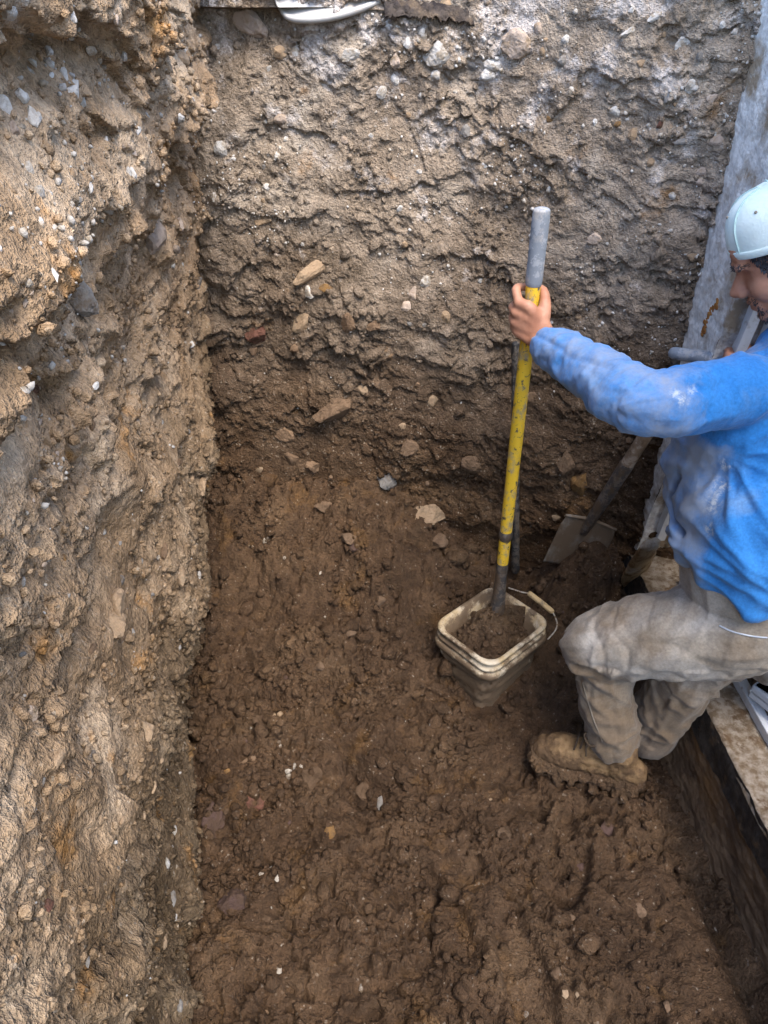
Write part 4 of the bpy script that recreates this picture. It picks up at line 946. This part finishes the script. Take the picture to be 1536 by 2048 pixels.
def cloth(name, c1, c2, dust, dthr, mud=None, mthr=0.7, sc=7, rough=0.9, zmud=None):
    m, nt, b = newmat(name, rough, 0.15); g = NT(nt)
    c = g.mix(g.ramp(g.noise(sc, 5, 0.6), [(0.35, 0.0), (0.65, 1.0)]), c1, c2)
    c = g.mix(g.ramp(g.noise(7, 5, 0.55, vec=g.vscale((1, 1, 1), (1.7, 5.3, 2.9)), dist=0.5), [(dthr-0.12, 0.0), (dthr+0.12, 0.8)]), c, dust)
    if mud is not None:
        f = g.noise(8, 5, 0.58, vec=g.vscale((1, 1, 1), (6.1, 3.2, 7.7)))
        if zmud: f = g.math('ADD', f, g.math('MULTIPLY', g.math('SUBTRACT', zmud[0], g.axis(2)), zmud[1]))
        c = g.mix(g.ramp(f, [(mthr-0.12, 0.0), (mthr+0.12, 0.85)]), c, mud)
    c = g.mix(1.0, c, g.ramp(g.noise(170, 4, 0.6), [(0.3, 0.82), (0.7, 1.18)]), 'MULTIPLY')
    nt.links.new(c, b.inputs['Base Color']); b.inputs['Sheen Weight'].default_value = 0.15
    g.bump(g.noise(90, 5, 0.65), b, 0.35, 0.004); return m
def shirt_mat():
    m = cloth('shirt_blue', (0.020, 0.150, 0.42), (0.035, 0.190, 0.49), (0.15, 0.25, 0.39), 0.68, (0.36, 0.36, 0.36), 0.80)
    nt = m.node_tree; g = NT(nt); b = nt.nodes['Principled BSDF']; src = b.inputs['Base Color'].links[0].from_socket
    f = g.math('ADD', g.attr('dust'), g.math('MULTIPLY', g.math('SUBTRACT', g.noise(16, 7, 0.68), 0.5), 1.1))
    c = g.mix(g.ramp(f, [(0.40, 0.0), (0.85, 0.85)]), src, g.mix(g.noise(11, 4), (0.15, 0.23, 0.37), (0.31, 0.29, 0.26)))
    c = g.mix(g.ramp(g.math('MULTIPLY', g.attr('splash'), g.ramp(g.noise(75, 5, 0.75), [(0.42, 0.0), (0.62, 1.0)])), [(0.15, 0.0), (0.75, 0.85)]), c, (0.42, 0.46, 0.50))
    nt.links.new(c, b.inputs['Base Color']); return m
M['shirt'] = shirt_mat()
shirt = link('shirt', sme, M['shirt'], person)
frontness = (Vs-np.array(tuple(hem))) @ np.array(tuple(fw))
dust = np.clip(arm*sstep(0.05, 0.22, sa_)*0.62 + (1-arm)*sstep(0.06, 0.15, frontness)*0.80, 0, 1).astype(F32)
at_ = sme.attributes.new('dust', 'FLOAT', 'POINT'); at_.data.foreach_set('value', dust)
bpy.context.view_layer.update()
spl = np.zeros(len(Vs))
for px, py, r_ in ((1362, 792, 0.020), (1385, 782, 0.012), (1440, 975, 0.022), (1425, 1010, 0.020), (1450, 930, 0.014), (1420, 1060, 0.016)):
    dr = (at(px, py, 1.0)-Vector((0, 0, CAM_H))).normalized(); ok, hp_, _, _ = shirt.ray_cast(Vector((0, 0, CAM_H)), dr)
    if ok: spl = np.maximum(spl, np.exp(-(np.linalg.norm(get_co(sme)-np.array(tuple(hp_)), axis=1)/r_)**2))
at2 = sme.attributes.new('splash', 'FLOAT', 'POINT'); at2.data.foreach_set('value', spl.astype(F32))
cv = []
for px, py in ((1356, 955), (1346, 975), (1340, 1000), (1340, 1028), (1350, 1052), (1362, 1066)):
    dr = (at(px, py, 1.0)-Vector((0, 0, CAM_H))).normalized(); ok, hp_, _, _ = shirt.ray_cast(Vector((0, 0, CAM_H)), dr)
    if ok: cv.append(hp_)
if len(cv) > 2:
    VV = get_co(sme); _, dc = seg_param(VV, cv); set_co(sme, VV-get_no(sme)*(0.030*np.exp(-(dc/0.0065)**2))[:, None])

# trousers
tp_ = []
tp_.append(tube([pel+Vector((0.03, 0, -0.05)), pel+up*0.05, hem+up*0.01, hem+up*0.09], [(0.16, 0.135), (0.17, 0.148), (0.170, 0.146), (0.155, 0.125)], n=14, seg=28, ref=tuple(lf)))
tp_.append(tube([hipL+Vector((0.00, 0.03, 0.05)), hipL.lerp(knL, 0.4)+up*0.028, hipL.lerp(knL, 0.78)+up*0.014, knL, knL.lerp(anL, 0.18)+Vector((0.012, 0, 0)), knL.lerp(anL, 0.55), knL.lerp(anL, 0.9), anL+Vector((0.002, 0, -0.005))],
                [0.125, 0.108, 0.092, 0.078, 0.071, 0.064, 0.059, 0.060], n=44, seg=26))
tp_.append(tube([hipR, hipR.lerp(knR, 0.5), knR, knR.lerp(anR, 0.5), anR+Vector((0, 0, -0.03))], [0.105, 0.092, 0.076, 0.070, 0.066], n=40, seg=24))
tme = remesh(tp_, 0.0046, 4, 0.5)
Vt_ = get_co(tme); Nt_ = get_no(tme)
sl_, dl_ = seg_param(Vt_, [hipL, knL, anL]); sr_, dr_ = seg_param(Vt_, [hipR, knR, anR])
LT = (hipL-knL).length; wob = n3(Vt_, (8, 8, 8), 21)
isR = dr_ < dl_
s_ = np.where(isR, sr_, sl_); LTs = np.where(isR, (hipR-knR).length, LT)
knee = np.exp(-((s_-LTs)/0.10)**2)
th_ = np.where(isR, np.where(s_ < LTs, theta(Vt_, hipR, knR), theta(Vt_, knR, anR)), np.where(s_ < LTs, theta(Vt_, hipL, knL), theta(Vt_, knL, anL)))
cs, sn = np.cos(th_), np.sin(th_)
f = 0.013*knee*crease(perlin3(s_/0.052+0.35*th_, cs*0.45, sn*0.45, 61)) + 0.010*crease(perlin3(s_/0.075+0.8*th_, cs*0.5, sn*0.5, 62)) + 0.007*crease(perlin3(s_/0.30, cs*2.0, sn*2.0, 63))
f += 0.014*sstep(0.16, 0.04, Vt_[:, 2]-anL.z)*crease(perlin3(s_/0.045+0.2*wob, cs*0.4, sn*0.4, 64))
groove = lambda x: np.clip(1-np.abs(x)*4.5, 0, 1)**1.2
f -= 0.008*groove(perlin3(s_/0.060+0.5*th_, cs*0.6, sn*0.6, 66))*(0.3+0.7*knee)+0.006*groove(perlin3(s_/0.11-0.7*th_, cs*0.8, sn*0.8, 67))
f += 0.006*n3(Vt_, (5, 5, 5), 23) - 0.004
set_co(tme, Vt_+Nt_*(0.62*f)[:, None]); relax(tme, 1)
M['trousers'] = cloth('work_trousers', (0.22, 0.185, 0.145), (0.31, 0.275, 0.23), (0.37, 0.355, 0.335), 0.58, (0.135, 0.094, 0.058), 0.50, 9, 0.9, (0.47, 0.75))
trous = link('trousers', tme, M['trousers'], person)
bpy.context.view_layer.update()
def draped(pts, host, r_, name, mat, off=0.001):
    q = []
    for px, py in pts:
        dr = (at(px, py, 1.0)-Vector((0, 0, CAM_H))).normalized(); ok, hp_, nn, _ = host.ray_cast(Vector((0, 0, CAM_H)), dr)
        if ok: q.append(hp_+nn*off)
    if len(q) > 2: MB().add(*tube(q, [r_]*len(q), n=6*len(q), seg=8)).build(name, mat, host)
M['stitch'] = simple('stitching', (0.13, 0.11, 0.09), (0.19, 0.165, 0.135), 30, 0.95, 0.05)
draped([(1166, 1365), (1172, 1390), (1180, 1415), (1188, 1440), (1196, 1462), (1204, 1482)], trous, 0.0018, 'seam', M['stitch'])
draped([(1440, 1252), (1462, 1262), (1485, 1268), (1505, 1272), (1520, 1274), (1533, 1275)], trous, 0.0018, 'waist_cord', M['sash'])

# boots caked with mud
M['boot'] = simple('boot_leather', (0.17, 0.108, 0.056), (0.25, 0.165, 0.088), 26, 0.95, 0.08, 0.9, 70, c3=(0.10, 0.064, 0.038), sc3=17, st3=(0.42, 0.56))
M['lace'] = simple('lace', (0.03, 0.025, 0.02), (0.07, 0.05, 0.035), 30, 0.9, 0.1)
def boot(heel, toe, ank, mudh):
    heel = Vector(heel); toe = Vector(toe); dirn = (toe-heel); dirn.z = 0; dirn.normalize(); sd = Vector((-dirn.y, dirn.x, 0)); z0 = heel.z
    L = (toe-heel).length
    P = lambda a, b, c: heel+dirn*(a*L)+sd*b+up*c
    up_ = [tube([P(0.02, 0, 0.045), P(0.28, 0, 0.055), P(0.55, 0, 0.052), P(0.80, 0, 0.046), P(0.97, 0, 0.036)], [(0.038, 0.036), (0.052, 0.038), (0.048, 0.043), (0.040, 0.049), (0.028, 0.036)], n=24, seg=20, ref=(0, 0, 1)),
           tube([P(0.16, 0, 0.05), P(0.20, 0, 0.10), ank+up*0.01], [(0.050, 0.042), (0.046, 0.041), (0.040, 0.038)], n=12, seg=20, ref=tuple(dirn)),
           tube([P(0.20, 0, 0.10), P(0.42, 0, 0.095), P(0.62, 0, 0.075)], [0.036, 0.034, 0.028], n=12, seg=16)]
    me = remesh(up_, 0.004, 4)
    V_ = get_co(me); N_ = get_no(me)
    set_co(me, V_+N_*(0.005*n3(V_, (22, 22, 22), 31)+0.0035*n3(V_, (60, 60, 60), 32)+0.002*n3(V_, (140, 140, 140), 35))[:, None])
    b = link('boot', me, M['boot'], person)
    so_ = [tube([P(-0.02, 0, 0.010), P(0.3, 0, 0.012), P(0.55, 0, 0.010), P(0.85, 0, 0.012), P(1.04, 0, 0.018)], [(0.030, 0.050), (0.030, 0.050), (0.028, 0.054), (0.030, 0.060), (0.024, 0.046)], n=24, seg=20, ref=(0, 0, 1))]
    rg2 = random.Random(int(heel.x*1e4))
    for k in range(34):
        a = rg2.uniform(-0.04, 1.06); s = rg2.choice((-1, 1, -1)); 
        so_.append(ellipsoid(P(a, s*rg2.uniform(0.038, 0.066), rg2.uniform(-0.01, 0.022)), (rg2.uniform(0.010, 0.022), rg2.uniform(0.010, 0.020), rg2.uniform(0.008, 0.018)), None, 10, 6))
    me2 = remesh(so_, 0.004, 1)
    V_ = get_co(me2); N_ = get_no(me2)
    set_co(me2, V_+N_*(0.009*n3(V_, (45, 45, 45), 33)+0.006*n3(V_, (110, 110, 110), 34))[:, None])
    link('mud_sole', me2, M['mud'], b)
    mb = MB()
    for k in range(4):
        a = 0.46+0.06*k; zc = 0.146-0.012*k
        mb.add(*tube([P(a-0.01, -0.030, zc-0.012), P(a, 0, zc+0.010), P(a+0.02, 0.030, zc-0.012)], [0.0028]*3, n=10, seg=6))
    for s in (-1, 1):
        c0 = P(0.47, 0.0, 0.158)
        mb.add(*tube([c0, c0+dirn*0.03+sd*(0.03*s)+up*0.008, c0+dirn*0.01+sd*(0.05*s)-up*0.006, c0-dirn*0.012+sd*(0.03*s), c0], [0.0025]*5, n=20, seg=6))
        mb.add(*tube([c0, c0+dirn*0.02+sd*(0.035*s)-up*0.01, c0+dirn*0.015+sd*(0.055*s)-up*0.04], [0.0025]*3, n=12, seg=6))
    mb.build('lace', M['lace'], b)
    return b
boot(at_z(1262, 1562, 0.015), at_z(1082, 1502, 0.03), anL, 0)
boot(at_z(1335, 1470, 0.012), at_z(1250, 1432, 0.012), anR, 0)

# cap worn backwards
M['cap'] = simple('cap_cotton', (0.66, 0.78, 0.74), (0.74, 0.84, 0.80), 14, 0.95, 0.05, 0.25, 220)
M['capseam'] = simple('cap_seam', (0.40, 0.56, 0.54), (0.48, 0.64, 0.61), 40, 0.95, 0.05)
nu, nv = 64, 26; Vc = []
for i in range(nu):
    ph = 2*math.pi*i/nu
    edge = 0.016 + 0.010*math.cos(ph)                       # height of the hem: higher over the brow
    for j in range(nv):
        tv = j/(nv-1); th = tv*math.pi/2
        r = math.sin(th)**0.68; seam = 1-0.012*math.exp(-((((ph/(math.pi/3)) % 1)-0.5)/0.05)**2)*math.sin(th)
        pc = 1+0.010*math.sin(ph*5+tv*9)*tv+0.030*math.sin(ph*3.3+tv*14+2*math.sin(ph*2))*tv*(1-tv)+0.012*math.sin(ph*9+tv*5)*tv*tv*(1-tv)*2
        zq = 0.110*math.cos(th)**0.92 + (edge-0.004)*1.0*tv
        Vc.append(hp(-0.014+0.102*r*math.cos(ph)*seam*pc, 0.088*r*math.sin(ph)*seam*pc, 0.022+zq))
Fc = [(i*nv+j, ((i+1) % nu)*nv+j, ((i+1) % nu)*nv+j+1, i*nv+j+1) for i in range(nu) for j in range(nv-1)]
capo = MB().add(Vc, Fc).build('cap', M['cap'], person); sm = capo.modifiers.new('s', 'SOLIDIFY'); sm.thickness = 0.004
def cap_pt(ph, tv, off=0.0):
    th = tv*math.pi/2; r = math.sin(th)**0.68; edge = 0.016+0.010*math.cos(ph); pc = 1+0.010*math.sin(ph*5+tv*9)*tv
    return hp(-0.014+(0.102*pc+off)*r*math.cos(ph), (0.088*pc+off)*r*math.sin(ph), 0.022+0.110*math.cos(th)**0.92+off*math.cos(th)+(edge-0.004)*tv)
for k in range(6):
    MB().add(*tube([cap_pt(math.pi/6+k*math.pi/3+0.12, t_, 0.0046) for t_ in np.linspace(0.06, 0.97, 14)], [0.0021]*14, n=30, seg=8)).build('seam', M['capseam'], capo)
    MB().add(*ellipsoid(cap_pt(k*math.pi/3+0.12, 0.5, 0.0042), (0.003, 0.003, 0.003), HM, 10, 6)).build('eyelet', M['lace'] if False else M['trousers'], capo)
MB().add(*ellipsoid(hp(-0.010, 0, 0.133), (0.007, 0.007, 0.004), HM, 12, 8)).build('button', M['cap'], capo)
hb = []
for i in range(65):
    ph = 2*math.pi*i/64; edge = 0.016+0.010*math.cos(ph)
    hb.append(hp(-0.014+0.1060*math.cos(ph), 0.0920*math.sin(ph), 0.024+edge))
MB().add(*tube(hb, [(0.008, 0.0025)]*65, n=65, seg=8, ref=tuple(HU), caps=False, curve=False)).build('hem_band', M['cap'], capo)
Vv = []
for i in range(21):
    ph = math.pi+(i/20-0.5)*2.2
    for j in range(6):
        q = j/5; Vv.append(hp(-0.010+(0.104+0.065*q*math.cos((i/20-0.5)*2.4))*math.cos(ph), (0.087+0.02*q)*math.sin(ph), 0.024-0.004-0.035*q))
vo = MB().add(Vv, [(i*6+j, i*6+j+1, (i+1)*6+j+1, (i+1)*6+j) for i in range(20) for j in range(5)]).build('visor', M['cap'], capo); vo.modifiers.new('s', 'SOLIDIFY').thickness = 0.004

# hair under the cap, eyebrows, beard: shells of short strands over the head
M['hair'] = simple('dark_hair', (0.018, 0.016, 0.018), (0.075, 0.075, 0.085), 160, 0.6, 0.3)
bme.update()
Vb2 = get_co(bme); Nb2 = get_no(bme); loc = (Vb2-np.array(tuple(hdC))) @ HM
def strands(name, mask, n, length, dirf, seed, lift=0.35, wd=0.0009):
    idx = np.nonzero(mask)[0]; rg3 = np.random.default_rng(seed); pick = rg3.choice(idx, n)
    Vs_ = []; Fs_ = []
    for q in pick:
        p = Vb2[q]+rg3.normal(0, 0.0012, 3); nn = Nb2[q]; d_ = HM @ (np.array(dirf)+rg3.normal(0, 0.22, 3)); d_ = d_-nn*np.dot(d_, nn)*(1-0.0); d_ /= np.linalg.norm(d_)+1e-9
        s_ = np.cross(d_, nn); L_ = length*rg3.uniform(0.6, 1.2); b_ = len(Vs_)
        p0 = p-nn*0.001; p1 = p+d_*L_*0.5+nn*(L_*lift*0.6+0.001); p2 = p+d_*L_+nn*(L_*lift*0.7)
        Vs_ += [p0-s_*wd, p0+s_*wd, p1-s_*wd, p1+s_*wd, p2]; Fs_ += [(b_, b_+1, b_+3, b_+2), (b_+2, b_+3, b_+4)]
    return MB().add(Vs_, Fs_).build(name, M['hair'], person, False)
f_, l_, u_ = loc[:, 0], np.abs(loc[:, 1]), loc[:, 2]
nearhead = (np.linalg.norm(loc, axis=1) < 0.16)
hairm = nearhead & (u_ < 0.062) & (u_ > -0.035-0.02*(f_ < -0.02)) & (f_ < 0.056-0.45*np.clip(0.03-u_, 0, 1)) & (l_ > 0.045) & ~((f_ > -0.030) & (f_ < 0.020) & (u_ < 0.036) & (l_ > 0.070))
hairm |= nearhead & (f_ < -0.05) & (u_ < 0.06) & (u_ > -0.045)
strands('hair', hairm, 7000, 0.0085, (0.25, 0, -1), 1, 0.25, 0.0012)
for s in (1, -1): strands('eyebrow', (loc[:, 1]*s > 0) & nearhead & (f_ > 0.065) & (u_ > 0.020) & (u_ < 0.029) & (l_ > 0.012) & (l_ < 0.050), 200, 0.0035, (-0.6, 0, 0.1), 2, 0.0, 0.0008)
beard = nearhead & (f_ > 0.050) & (((u_ < -0.082) & (u_ > -0.125) & (l_ < 0.034)) | ((u_ < -0.046) & (u_ > -0.056) & (l_ < 0.034)) | ((l_ > 0.026) & (l_ < 0.034) & (u_ < -0.05) & (u_ > -0.09)))
strands('beard', beard, 420, 0.0065, (0.2, 0, -1), 3, 0.2)
